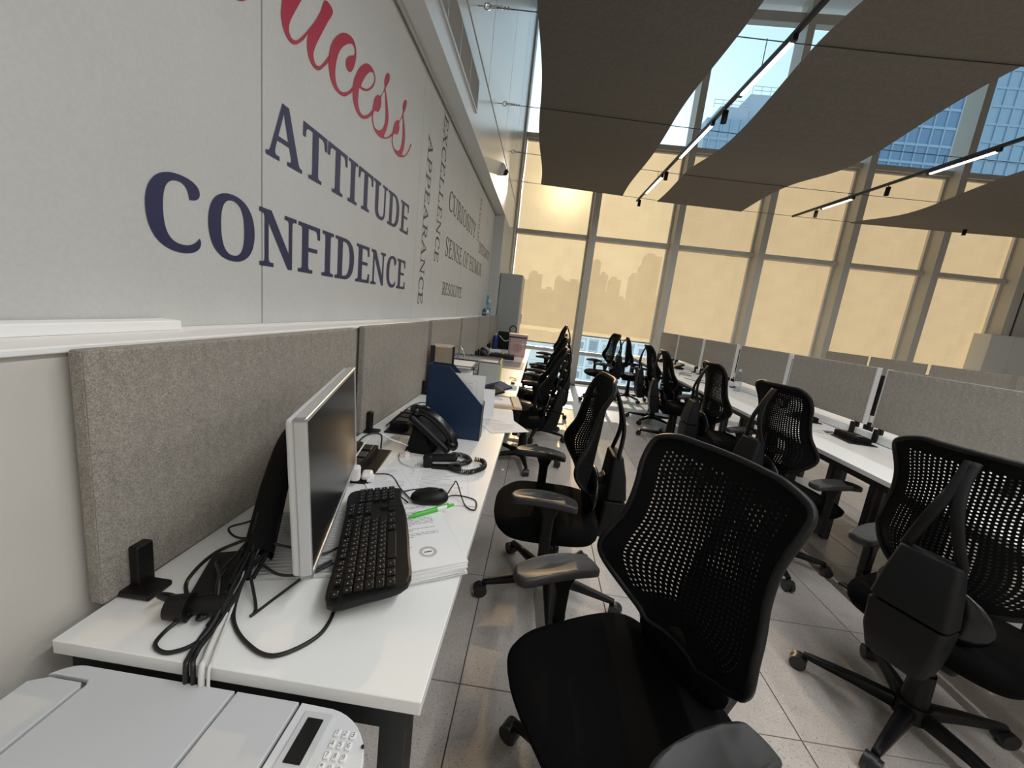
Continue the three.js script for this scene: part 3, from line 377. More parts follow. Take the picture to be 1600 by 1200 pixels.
// ---------------------------------------------------------------- outside the glass
{
  const grd = struct('ground', 'pale street level far below the windows'); mesh('street', BB(-300, 300, -30.4, -30, -700, ZG - 4), mat(0.45, 0.44, 0.42, 0.9), grd);
  const hz = [mat(0.3, 0.27, 0.24, 0.9), mat(0.34, 0.31, 0.27, 0.9), mat(0.27, 0.25, 0.23, 0.9)];
  // far skyline: x from, x to, top
  [[-62, -34, 22], [-34, -13, 24], [-13, -3, 29], [-3, 6.5, 19], [6.5, 13, 27], [13, 25, 26], [25, 31, 22], [31, 38.5, 42.5], [38.5, 43, 33], [43, 46.5, 19.5], [46.5, 54, 31], [54, 59.6, 18], [59.6, 66, 34.5], [66, 69, 42.5], [69, 80, 50], [80, 90, 22]].forEach(([a, b, h], i) => {
    const t = thing('distant_tower', h > 40 ? 'tall distant tower of the skyline behind the blinds' : h > 25 ? 'middling distant block of the skyline behind the blinds' : 'low distant block of the skyline behind the blinds', 'building', [(a + b) / 2, -30, -300 - 4 * (i % 4)], 0, h > 40 ? 'tall skyline towers' : h > 25 ? 'middling skyline blocks' : 'low skyline blocks');
    mesh('block', B(b - a, h + 30, 12, 0, (h + 30) / 2, 0), hz[i % 3], t); mesh('roof_plant', B((b - a) * 0.45, 2.2, 6, (i % 2 ? 1 : -1) * (b - a) * 0.12, h + 31, 0), hz[(i + 1) % 3], t);
  });
  // glass tower with a railed roof
  const glassA = mat(0.24, 0.34, 0.44, 0.3), glassB = mat(0.28, 0.44, 0.6, 0.2, { metalness: 0.1 }), con = mat(0.36, 0.42, 0.5, 0.7), dark = mat(0.13, 0.22, 0.34, 0.25), rib = mat(0.26, 0.36, 0.47, 0.5);
  function tower(x0, x1, top, z, d, m, label, step, name = 'glass_tower') {
    const t = thing(name, label, 'building', [(x0 + x1) / 2, -30, z - d / 2]), w = x1 - x0;
    mesh('core', B(w, top + 30, d, 0, (top + 30) / 2, 0), m, t);
    for (let x = -w / 2 + step / 2; x < w / 2; x += step) mesh('facade_rib', B(0.25, top + 30, 0.3, x, (top + 30) / 2, d / 2 + 0.1), rib, t);
    for (let y = 40; y < top + 30; y += 3.6) mesh('floor_band', B(w + 0.05, 0.5, 0.2, 0, y, d / 2 + 0.08), rib, t);
    return t;
  }
  const t1 = tower(24.7, 45.2, 38.5, -80, 8, glassA, 'blue glass tower with a railed plant room on its roof', 1.7);
  mesh('plant_room', B(9, 5, 6, 1.5, 71, -0.5), con, t1); mesh('plant_room_wing', B(5, 2.5, 6, -5.5, 69.7, 0), con, t1);
  const rail = []; for (let x = -9; x <= 6.5; x += 1.55) rail.push(B(0.08, 1.4, 0.08, x, x > -2.9 ? 74.2 : 71.6, 2.4)); for (const dy of [0, 0.65]) rail.push(B(8.6, 0.08, 0.08, 1.7, 74.2 + dy, 2.4), B(6, 0.08, 0.08, -6, 71.6 + dy, 2.4));
  mesh('roof_railing', merge(rail), mat(0.5, 0.55, 0.6, 0.5), t1);
  tower(57.6, 84, 66, -100, 20, dark, 'dark blue glass tower rising above the upper glazing', 2.4);
  tower(88, 122, 80, -104, 20, glassA, 'tall blue glass tower furthest along the windows', 2.4);
  tower(52.5, 66, 10, -124, 10, glassB, 'lower pale glass block between the two blue towers', 2);
  // street-side facade seen below the blinds
  const f = thing('office_block', 'pale stone block with square windows seen below the blinds', 'building', [10, -30, -52]);
  mesh('core', B(46, 29.4, 12, 0, 14.7, 0), mat(0.88, 0.84, 0.78, 0.85), f);
  const fr = mat(0.88, 0.88, 0.88, 0.5), pg = mat(0.36, 0.4, 0.44, 0.25), pl = mat(0.6, 0.62, 0.62, 0.4);
  for (let i = 0; i < 15; i++) mesh('pilaster', B(0.28, 29.4, 0.5, -8.5 + i * 1.35, 14.7, 6.1), fr, f);
  for (let j = 0; j < 5; j++) { mesh('string_course', B(22, 0.18, 0.4, 0, 29.2 - j * 1.7, 6.1), fr, f); for (let i = 0; i < 14; i++) { const w = mesh('window', B(1.0, 1.25, 0.16, -7.82 + i * 1.35, 28.35 - j * 1.7, 6.03), fr, f); mesh('pane', B((i + j) % 3 ? 0.5 : 0.84, (i + j) % 3 ? 0.75 : 1.1, 0.06, 0, (i + j) % 3 ? -0.1 : 0, 0.08).translate(-7.82 + i * 1.35, 28.35 - j * 1.7, 6.03), (i + 2 * j) % 4 ? pg : pl, w); } }
}

// ---------------------------------------------------------------- cabinets
function cabinet(name, x0, x1, z0, z1, h, label, doorSide, n, bm, dm, group) {
  const t = thing(name, label, 'cabinet', [(x0 + x1) / 2, 0, (z0 + z1) / 2], 0, group), w = x1 - x0, d = z1 - z0;
  mesh('body', RB(w, h - 0.05, d, 0.003, 0, (h + 0.05) / 2, 0), bm, t); mesh('plinth', B(w - 0.03, 0.05, d - 0.03, 0, 0.025, 0), M.black, t);
  for (let k = 0; k < n; k++) {
    const o = doorSide === 'x' ? mesh('door', RB(0.018, h - 0.07, d / n - 0.004, 0.002, w / 2 + 0.009, (h + 0.05) / 2, -d / 2 + d * (k + 0.5) / n), dm, t) : mesh('door', RB(w / n - 0.004, h - 0.07, 0.018, 0.002, -w / 2 + w * (k + 0.5) / n, (h + 0.05) / 2, d / 2 + 0.009), dm, t);
    const e = k % 2 ? 1 : -1; // handles meet at the middle
    const hx = doorSide === 'x' ? [w / 2 + 0.045, 1.2, -d / 2 + d * (k + 0.5) / n - e * (d / n / 2 - 0.04)] : [-w / 2 + w * (k + 0.5) / n - e * (w / n / 2 - 0.04), 1.22, d / 2 + 0.045];
    mesh('handle', merge([C(0.006, 0.006, 0.16, ...hx, 10), ...[-0.07, 0.07].map((q) => doorSide === 'x' ? rot(C(0.005, 0.005, 0.03), 0, 0, Math.PI / 2).translate(hx[0] - 0.015, hx[1] + q, hx[2]) : rot(C(0.005, 0.005, 0.03), Math.PI / 2).translate(hx[0], hx[1] + q, hx[2] - 0.015))]), M.alu, o);
  }
}
cabinet('tall_cabinet', -0.735, -0.39, -7.3, -6.62, 1.9, 'tall grey two-door cabinet standing against the mural wall', 'x', 2, M.cabinet, M.cabinetDoor);
cabinet('tall_cabinet', 8.22, 9.02, -8.28, -7.98, 1.9, 'pale grey two-door locker cabinet beside the last window', 'z', 2, M.locker, M.locker, 'pale lockers at the end of the glazed wall');
cabinet('tall_cabinet', 9.03, 9.66, -8.28, -7.98, 1.9, 'pale grey locker cabinet in the corner of the room', 'z', 2, M.locker, M.locker, 'pale lockers at the end of the glazed wall');

// ---------------------------------------------------------------- printer
{
  const t = thing('printer', 'light grey office printer with keypad and small dark display', 'printer', [-0.42, 0, -0.2]), X = -0.42, Z = -0.2, Y = 0.72;
  const P = (pts, y0, h, m, n, b = 0.003) => mesh(n, slab(pts.map(([x, z]) => [x - X, z - Z]), h, b).translate(0, y0, 0), m, t);
  const arc = (cx, cz, r, a0, a1, n = 10) => Array.from({ length: n + 1 }, (_, i) => { const a = (a0 + (a1 - a0) * i / n) * Math.PI / 180; return [cx + r * Math.cos(a), cz + r * Math.sin(a)]; });
  const full = [[-0.69, 0.06], ...arc(-0.64, -0.436, 0.05, 180, 270), ...arc(-0.245, -0.4, 0.086, 270, 360), [-0.159, 0.06]];
  P(full, 0.34, Y - 0.352, M.printer, 'body', 0.006);
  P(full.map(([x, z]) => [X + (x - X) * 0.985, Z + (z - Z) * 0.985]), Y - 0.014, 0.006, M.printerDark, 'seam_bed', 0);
  P([[-0.69, -0.3], [-0.69, -0.45], [-0.668, -0.461], [-0.617, -0.461], [-0.6115, -0.455], [-0.6115, -0.3]].map(([x, z]) => [x, z === -0.3 ? 0.06 : z]), Y - 0.009, 0.009, M.printer, 'side_cover', 0.002);
  P([[-0.6065, 0.06], [-0.6065, -0.458], [-0.612, -0.466], [-0.664, -0.466], ...arc(-0.636, -0.442, 0.044, 210, 270), [-0.3952, -0.486], [-0.3952, 0.06]], Y - 0.009, 0.009, M.printer, 'top_lid', 0.002);
  P([[-0.3908, 0.06], [-0.3908, -0.486], [-0.2925, -0.486], [-0.2925, 0.06]], Y - 0.009, 0.009, M.printer, 'centre_cover', 0.002);
  const cp = P([[-0.288, -0.403], [-0.288, -0.486], ...arc(-0.245, -0.4, 0.085, 275, 360), [-0.16, -0.36], [-0.16, -0.33], [-0.2885, -0.33]], Y - 0.009, 0.009, mat(0.7, 0.71, 0.72, 0.4), 'control_panel', 0.002);
  P([[-0.2885, 0.06], [-0.2885, -0.327], [-0.16, -0.327], [-0.16, 0.06]], Y - 0.009, 0.009, M.printer, 'front_cover', 0.002);
  const sub = (n, g, m) => mesh(n, g.translate(-X, 0, -Z), m, cp);
  sub('display_bezel', RB(0.044, 0.004, 0.088, 0.002, -0.2525, Y + 0.001, -0.43), mat(0.58, 0.59, 0.59, 0.45)); sub('display', RB(0.024, 0.003, 0.06, 0.001, -0.2535, Y + 0.0025, -0.4345), M.blackGloss);
  const keyG = (x, z) => RB(0.0085, 0.004, 0.0105, 0.0018, x, Y + 0.001, z);
  for (let r = 0; r < 4; r++) for (let c = 0; c < 3; c++) { sub('key', keyG(-0.214 + c * 0.0115, -0.452 + r * 0.0145), M.white); }
  const digits = '123456789*0#'; for (let k = 0; k < 12; k++) { const g = new THREE.ShapeGeometry(sansR.generateShapes(digits[k], 0.006)); g.rotateX(-Math.PI / 2).translate(-0.2165 + (k % 3) * 0.0115, Y + 0.0033, -0.449 + Math.floor(k / 3) * 0.0145); sub('key_mark', g, M.printerDark); }
  sub('select_button', RB(0.026, 0.004, 0.026, 0.006, -0.216, Y + 0.001, -0.383), M.white); sub('status_light', C(0.002, 0.002, 0.004, -0.172, Y + 0.001, -0.44, 10), M.blackGloss);
  mesh('paper_tray', RB(0.46, 0.09, 0.02, 0.006, 0, 0.42, 0.262), M.printer, t);
  const s = thing('low_cabinet', 'low white cabinet carrying the printer', 'cabinet', [-0.43, 0, -0.2]); mesh('body', RB(0.52, 0.33, 0.52, 0.004, 0, 0.175, 0), M.ledge, s); mesh('door', RB(0.5, 0.3, 0.016, 0.002, 0, 0.175, 0.268), M.ledge, s);
}

// ---------------------------------------------------------------- things on the near desk
{ // monitor
  const A = V(-0.376, 0, -0.64), Bp = V(-0.536, 0, -1.163), mid = A.clone().add(Bp).multiplyScalar(0.5), L = A.distanceTo(Bp), turn = Math.atan2(-(Bp.z - A.z), Bp.x - A.x);
  const t = thing('monitor', 'silver framed monitor seen edge-on, dark screen towards the aisle', 'monitor', [mid.x, DY, mid.z], turn);
  const g = (n, q, m, p = t) => mesh(n, q, m, p), tilt = -0.05, T = (q) => q.rotateX(tilt).translate(0, 0.06, 0);
  g('bezel', T(merge([RB(L, 0.012, 0.022, 0.003, 0, 0.006, 0), RB(L, 0.01, 0.022, 0.003, 0, 0.31, 0), RB(0.01, 0.315, 0.022, 0.003, -L / 2 + 0.005, 0.1575, 0), RB(0.01, 0.315, 0.022, 0.003, L / 2 - 0.005, 0.1575, 0)])), M.silver);
  g('screen', T(B(L - 0.016, 0.296, 0.008, 0, 0.159, 0.0045)), M.screen);
  g('back_shell', T(merge([RB(L - 0.01, 0.31, 0.02, 0.008, 0, 0.1575, -0.016), RB(L - 0.16, 0.2, 0.025, 0.012, 0, 0.165, -0.03)])), mat(0.6, 0.61, 0.61, 0.4));
  g('vent', T(merge(Array.from({ length: 9 }, (_, k) => B(0.004, 0.002, 0.02, -L / 2 + 0.083, 0.22 + k * 0.006, -0.032)))), M.blackMatt);
  g('stand_neck', bar([0, 0.01, -0.1], [0, 0.2, -0.05], 0.07, 0.02), M.silver); g('stand_base', RB(0.26, 0.012, 0.2, 0.004, -0.06, 0.006, -0.06), M.silver);
  const lp = mat(0.5, 0.5, 0.51, 0.5); for (let k = 0; k < 22; k++) g('stand_groove', B(0.0025, 0.0015, 0.19, -0.18 + k * 0.0115, 0.0125, -0.06), lp);
  g('hinge', RB(0.03, 0.05, 0.03, 0.01, L / 2 - 0.03, 0.045, 0.012), M.white);
}
{ // keyboard: numbers block at the far end, space bar towards the aisle
  const t = thing('keyboard', 'black wired keyboard leaning on the monitor foot beside the papers', 'keyboard', [-0.337, DY + 0.027, -0.848], 110.5 * Math.PI / 180);
  const o = outline([[-0.218, -0.068], [-0.1, -0.07], [0.1, -0.07], [0.218, -0.068], [0.222, 0], [0.214, 0.068], [0.16, 0.07], [0.05, 0.083], [-0.1, 0.085], [-0.2, 0.078], [-0.222, 0]], 4), TL = -0.1, lift = (q) => q.rotateX(TL);
  mesh('case', lift(slab(o, 0.017, 0.005)), M.black, t);
  const kg = {}, key = (x, z, w, d = 0.0165) => { const id = w + '|' + d; kg[id] ??= lift(RB(w, 0.008, d, 0.0018, 0, 0.02, 0, 1)).translate(0, 0, 0); const k = mesh('key', kg[id], M.black, t); k.position.set(x, -z * TL, z); return k; };
  const marks = [], mk = (x, z) => { marks.push(B(0.0016 + rnd() * 0.0014, 0.0006, 0.002, x - 0.003, 0, z - 0.003), B(0.0018, 0.0006, 0.0014, x + 0.0025, 0, z + 0.003)); };
  const P = 0.0188;
  for (let k = 0; k < 13; k++) { const x = -0.2 + k * 0.0192 + (k > 0 ? 0.008 : 0) + Math.floor((k - 1) / 4) * 0.006; key(x, -0.054, 0.0155, 0.012); mk(x, -0.054); }
  [[15, 0], [14, 0.007], [13, 0.012], [12, 0.017]].forEach(([n, off], r) => { for (let k = 0; k < n; k++) { const first = k === 0 && r > 0, last = k === n - 1, x = -0.2 + off * (k > 0 ? 1 : 0.5) + k * P, w = first ? 0.0165 + off : last ? 0.0165 + [0, 0.0, 0.012, 0.02][r] : 0.0165; key(x + (last ? (w - 0.0165) / 2 : 0), -0.033 + r * 0.0195, w); mk(x, -0.033 + r * 0.0195); } });
  key(-0.196, 0.046, 0.024); key(-0.168, 0.046, 0.024); key(-0.14, 0.046, 0.024); key(-0.072, 0.047, 0.102, 0.019); key(0.0, 0.046, 0.024); key(0.03, 0.046, 0.024); key(0.058, 0.046, 0.024);
  for (const x of [-0.196, -0.168, -0.14, 0, 0.03, 0.058]) mk(x, 0.046);
  for (let c = 0; c < 3; c++) { for (const r of [-0.054, -0.033, -0.0135]) { key(0.088 + c * P, r, 0.0165, r < -0.05 ? 0.012 : 0.0165); mk(0.088 + c * P, r); } key(0.088 + c * P, 0.046, 0.0165); } key(0.088 + P, 0.0265, 0.0165);
  for (let c = 0; c < 4; c++) for (let r = 0; r < 5; r++) { if (c > 3) continue; key(0.151 + c * P, -0.033 + r * 0.0195, 0.0165); mk(0.151 + c * P, -0.033 + r * 0.0195); }
  mesh('key_marks', merge(marks).rotateX(TL).translate(0, 0.0243, 0), mat(0.45, 0.45, 0.45, 0.6), t);
}
// printed sheets: writing only
function sheetTex(draw, w = 420, h = 594) { const c = document.createElement('canvas'); c.width = w; c.height = h; const x = c.getContext('2d'); x.fillStyle = '#eeeeee'; x.fillRect(0, 0, w, h); draw(x, w, h); const t = new THREE.CanvasTexture(c); t.colorSpace = THREE.SRGBColorSpace; return t; }
const scrawl = (x, x0, y0, w, n) => { x.beginPath(); x.moveTo(x0, y0); for (let i = 0; i < n; i++) x.lineTo(x0 + w * (i + 1) / n, y0 + (rnd() - 0.5) * 12); x.stroke(); };
const letterTex = sheetTex((x, w, h) => { x.fillStyle = '#555'; for (let p = 0, y = 60; p < 5; p++) { const n = [3, 4, 6, 2, 3][p]; for (let k = 0; k < n; k++, y += 13) { let q = 60; const end = w - 60 - (k === n - 1 ? 120 : 0); while (q < end) { const l = 6 + rnd() * 26; x.fillRect(q, y, Math.min(l, end - q), 3.4); q += l + 5; } } y += 16; } x.strokeStyle = '#555'; x.lineWidth = 1.4; scrawl(x, 60, 430, 150, 14); x.beginPath(); x.arc(270, 478, 40, 0, 7); x.stroke(); x.beginPath(); x.arc(270, 478, 27, 0, 7); x.stroke(); for (let k = 0; k < 30; k++) { const a = k / 30 * 6.283; x.fillRect(270 + 33 * Math.cos(a) - 2, 478 + 33 * Math.sin(a) - 3, 4, 6); } x.fillRect(252, 474, 36, 8); x.fillRect(60, 470, 70, 4); x.fillRect(60, 482, 60, 4); });
const noteTex = sheetTex((x, w, h) => { x.strokeStyle = '#667'; x.lineWidth = 2; for (let k = 0; k < 9; k++) scrawl(x, 50 + rnd() * 60, 70 + k * 40, 130 + rnd() * 160, 26); x.fillStyle = '#666'; for (let k = 0; k < 8; k++) x.fillRect(50, 450 + k * 14, 150 + rnd() * 150, 3); });
const formTex = sheetTex((x, w, h) => { x.fillStyle = '#777'; for (let k = 0; k < 26; k++) x.fillRect(50 + (k % 3) * 8, 60 + k * 18, 120 + rnd() * 180, 3); x.strokeStyle = '#889'; x.strokeRect(40, 40, w - 80, h - 120); });
const printed = (t) => new THREE.MeshPhysicalMaterial({ map: t, roughness: 0.75 });
const PM = { letter: printed(letterTex), note: printed(noteTex), form: printed(formTex) };
function sheet(x, y, z, turn, m, label, w = 0.21, d = 0.297, th = 0.0008, name = 'paper_sheet', cat = 'paper') { const t = thing(name, label, cat, [x, y, z], turn); mesh('leaf', B(w, th, d, 0, th / 2, 0), M.paper, t); mesh('printed_face', new THREE.PlaneGeometry(w, d).rotateX(-Math.PI / 2).translate(0, th + 0.0003, 0), m, t); return t; }
{
  let y = DY; const turn = 30 * Math.PI / 180;
  for (let k = 0; k < 9; k++) { const th = 0.003 + rnd() * 0.0012, t = thing('document_bundle', 'bundle of white papers in the stack beside the keyboard', 'papers', [-0.262 + (rnd() - 0.5) * 0.012, y, -0.878 + (rnd() - 0.5) * 0.012], turn + (rnd() - 0.5) * 0.05, 'stacked paper bundles beside the keyboard'); mesh('leaves', B(0.21, th, 0.297, 0, th / 2, 0), k % 3 === 1 ? mat(0.74, 0.74, 0.74, 0.8) : M.paper, t); y += th + 0.0002; }
  sheet(-0.262, y, -0.878, turn, PM.letter, 'typed letter with a round stamp, top of the paper stack');
  globalThis.STACK = y + 0.001;
}
sheet(-0.35, DY, -1.17, 0.35, PM.note, 'sheet of handwritten notes under the mouse cable'); sheet(-0.26, DY + 0.0012, -1.24, 0.2, PM.form, 'printed form half under the stapler'); sheet(-0.43, DY + 0.0024, -1.2, 0.6, PM.form, 'printed form beside the black power box', 0.15, 0.21);
{
  const yS = globalThis.STACK, t = thing('mouse', 'black wired mouse on the papers beside the pen', 'mouse', [-0.253, yS, -1.045], -1.35 + Math.PI);
  const s = []; for (const [f, q] of [[0, 0.82], [0.006, 0.95], [0.014, 1], [0.022, 0.95], [0.03, 0.8], [0.036, 0.52], [0.038, 0.2]]) s.push(Array.from({ length: 28 }, (_, k) => { const a = k / 28 * 2 * Math.PI; const cx = Math.sign(Math.cos(a)) * Math.pow(Math.abs(Math.cos(a)), 0.8), cz = Math.sign(Math.sin(a)) * Math.pow(Math.abs(Math.sin(a)), 0.8); return [cx * 0.031 * q, f - (cz * q > 0 ? 0.006 * cz * q * (f / 0.038) : 0), -cz * 0.054 * q]; }));
  mesh('shell', loft(s), M.black, t); mesh('scroll_wheel', rot(C(0.009, 0.009, 0.006), 0, 0, Math.PI / 2).translate(0, 0.031, 0.03), M.cover, t);
  const c = mesh('mouse_cable', tube([[-0.21, yS + 0.01, -1.09], [-0.205, DY + 0.05, -1.14], [-0.2, DY + 0.045, -1.17], [-0.16, DY + 0.006, -1.11], [-0.125, DY + 0.004, -1.09], [-0.135, DY + 0.004, -1.15], [-0.2, DY + 0.006, -1.16], [-0.235, DY + 0.02, -1.09]], 0.0021, 90), M.cable); tag(c, 'thin black mouse cable folded in an angular loop on the desk', 'cable');
  const c2 = mesh('mouse_cable', tube([[-0.305, yS + 0.006, -1.01], [-0.345, yS, -1.06], [-0.345, DY + 0.006, -1.15], [-0.28, DY + 0.01, -1.17], [-0.25, DY + 0.012, -1.11], [-0.3, DY + 0.008, -1.08], [-0.37, DY + 0.005, -1.15], [-0.44, DY + 0.004, -1.24], [-0.5, DY + 0.01, -1.22]], 0.0021, 90), M.cable); tag(c2, 'thin black cable curling from the mouse towards the monitor', 'cable');
  const p = thing('pen', 'bright green ballpoint pen lying on the typed letter', 'pen', [-0.228, yS + 0.0065, -0.986], Math.atan2(0.103, -0.104)); // long axis along local z
  mesh('barrel', rot(C(0.0062, 0.0062, 0.1), Math.PI / 2), M.green, p); mesh('tip', rot(C(0.0062, 0.002, 0.02), Math.PI / 2).translate(0, 0, -0.06), M.green, p); mesh('clip_band', rot(C(0.0066, 0.0066, 0.03), Math.PI / 2).translate(0, 0, 0.028), M.white, p); mesh('button', rot(C(0.004, 0.005, 0.018), Math.PI / 2).translate(0, 0, 0.058), M.green, p); mesh('clip', RB(0.004, 0.003, 0.04, 0.001, 0, 0.0075, 0.03), M.green, p);
}
{ // stapler
  const t = thing('stapler', 'black stapler on the desk below the coiled phone cord', 'stapler', [-0.29, DY, -1.365], 0.16);
  mesh('base', RB(0.135, 0.014, 0.038, 0.006, 0, 0.007, 0), M.black, t); mesh('arm', rot(RB(0.125, 0.022, 0.034, 0.009), 0, 0, 0.1).translate(-0.012, 0.042, 0), M.black, t); mesh('magazine', rot(RB(0.12, 0.01, 0.018, 0.002), 0, 0, 0.06).translate(0, 0.024, 0), M.steel, t); mesh('hinge', RB(0.035, 0.05, 0.04, 0.012, -0.055, 0.027, 0), M.black, t);
}
{ // desk phone, tilted towards the aisle
  const t = thing('desk_phone', 'black desk phone with coiled cord in front of the blue file', 'phone', [-0.39, DY, -1.535], 0);
  const a = -0.66, tiltq = (g) => rot(g, 0, 0, a).translate(0.015, 0.092, 0);
  mesh('body', tiltq(RB(0.21, 0.03, 0.18, 0.014)), M.black, t); mesh('stand', loft([[0.0, 0.11, -0.03], [0.03, 0.09, -0.03], [0.09, 0.05, -0.035], [0.11, 0.04, -0.04]].map(([y, w, cx]) => rring(cx, 0, w, 0.13, 0.012).map(([x, z]) => [x, y, z]).reverse()).reverse()), M.blackMatt, t);
  const hs = mesh('handset', tiltq(merge([tube([[-0.105, 0.03, 0.062], [-0.06, 0.052, 0.062], [0, 0.058, 0.062], [0.06, 0.05, 0.062], [0.1, 0.028, 0.062]], 0.02, 24, 12), new THREE.SphereGeometry(0.028, 14, 10).scale(1, 0.8, 0.9).translate(-0.098, 0.028, 0.062), new THREE.SphereGeometry(0.028, 14, 10).scale(1, 0.8, 0.9).translate(0.092, 0.026, 0.062)])), M.blackGloss, t);
  mesh('display', tiltq(RB(0.05, 0.006, 0.09, 0.002, -0.06, 0.016, -0.035)), M.greyPlastic, t);
  for (let r = 0; r < 4; r++) for (let c = 0; c < 3; c++) mesh('key', tiltq(RB(0.013, 0.006, 0.016, 0.002, 0.0 + r * 0.02, 0.017, -0.06 + c * 0.022)), M.pad, t);
  const path = curve([[0.11, 0.02, 0.07], [0.155, 0.012, 0.05], [0.185, 0.012, 0.1], [0.13, 0.012, 0.165], [0.14, 0.012, 0.19], [0.2, 0.012, 0.2], [0.245, 0.012, 0.14], [0.235, 0.012, 0.08], [0.2, 0.012, 0.07]]);
  const fr = path.computeFrenetFrames(700), pts = []; for (let k = 0; k <= 700; k++) { const u = k / 700, p = path.getPointAt(u), ph = u * 70 * 2 * Math.PI; pts.push(p.addScaledVector(fr.normals[k], 0.0075 * Math.cos(ph)).addScaledVector(fr.binormals[k], 0.0075 * Math.sin(ph))); }
  mesh('coiled_cord', new THREE.TubeGeometry(new THREE.CatmullRomCurve3(pts), 1100, 0.0021, 5), M.cable, t);
  mesh('line_cord', tube([[-0.06, 0.01, 0.04], [-0.08, 0.004, 0.12], [-0.04, 0.004, 0.19], [0.05, 0.004, 0.2], [0.13, 0.004, 0.12], [0.12, 0.004, 0.06]], 0.0018, 50), M.cableWhite, t);
}
{ // small eraser-like box
  const t = thing('small_box', 'tiny pink and white box lying beside the phone stand', 'box', [-0.455, DY, -1.425], 0.5); mesh('carton', RB(0.042, 0.014, 0.026, 0.002, 0, 0.007, 0), mat(0.62, 0.5, 0.45, 0.6), t); mesh('sleeve', RB(0.018, 0.0145, 0.0265, 0.002, 0.008, 0.0073, 0), M.white, t);
}
function magazineFile(x, z, label) {
  const t = thing('magazine_file', label, 'file box', [x, DY, z], 0.02), prof = [[-0.13, 0], [0.12, 0], [0.125, 0.165], [-0.035, 0.325], [-0.13, 0.325]], sh = () => new THREE.Shape(prof.map(([a, b]) => new THREE.Vector2(a, b)));
  const ex = { depth: 0.003, bevelEnabled: false };
  mesh('side_panel', new THREE.ExtrudeGeometry(sh(), ex).translate(0, 0, 0), M.blue, t); mesh('side_panel', new THREE.ExtrudeGeometry(sh(), ex).translate(0, 0, -0.085), M.blue, t);
  mesh('back_panel', BB(-0.13, -0.127, 0, 0.325, -0.085, 0.003), M.blue, t); mesh('front_panel', BB(0.12, 0.124, 0, 0.165, -0.085, 0.003), M.blue, t); mesh('bottom_panel', BB(-0.13, 0.12, 0, 0.003, -0.085, 0), M.blue, t);
  return t;
}
magazineFile(-0.335, -1.71, 'dark blue cardboard magazine file holding papers beside the phone');
for (let k = 0; k < 4; k++) { const t = thing('filed_paper', 'sheet of paper standing in the blue magazine file', 'paper', [-0.325 + k * 0.002, DY + 0.003, -1.73 - k * 0.016], 0.02, 'papers in the blue magazine file'); mesh('leaf', B(0.215, 0.285, 0.0012, -0.005, 0.1425, 0), M.paper, t); mesh('printed_face', new THREE.PlaneGeometry(0.2, 0.28).translate(-0.002, 0.1425, 0.001), PM.form, t); }
function powerBox(x, z, turn, w, d, label, group) { const t = thing('power_box', label, 'power box', [x, DY, z], turn, group); mesh('flap', RB(w, 0.006, d, 0.002, 0, 0.003, 0), M.black, t); mesh('socket_body', RB(w * 0.62, 0.035, d * 0.72, 0.004, -w * 0.12, 0.0205, 0), M.blackMatt, t); for (let k = 0; k < 3; k++) mesh('socket', RB(w * 0.4, 0.004, d * 0.16, 0.002, -w * 0.1, 0.04, d * (-0.22 + 0.22 * k)), k === 1 ? M.pad : M.blackGloss, t); }
powerBox(-0.565, -1.3, 0.12, 0.13, 0.3, 'black power box in the desk top behind the keyboard', 'power boxes in the wall desks'); powerBox(-0.57, -1.83, 0.05, 0.14, 0.34, 'black power box in the desk top behind the phone', 'power boxes in the wall desks');
powerBox(2.17, -2.76, Math.PI - 0.1, 0.17, 0.3, 'black power box by the gap between the two big taupe screens', 'power boxes in the bench'); powerBox(2.2, -3.3, Math.PI - 0.1, 0.16, 0.28, 'black power box behind the chair in front of the big taupe screen', 'power boxes in the bench');
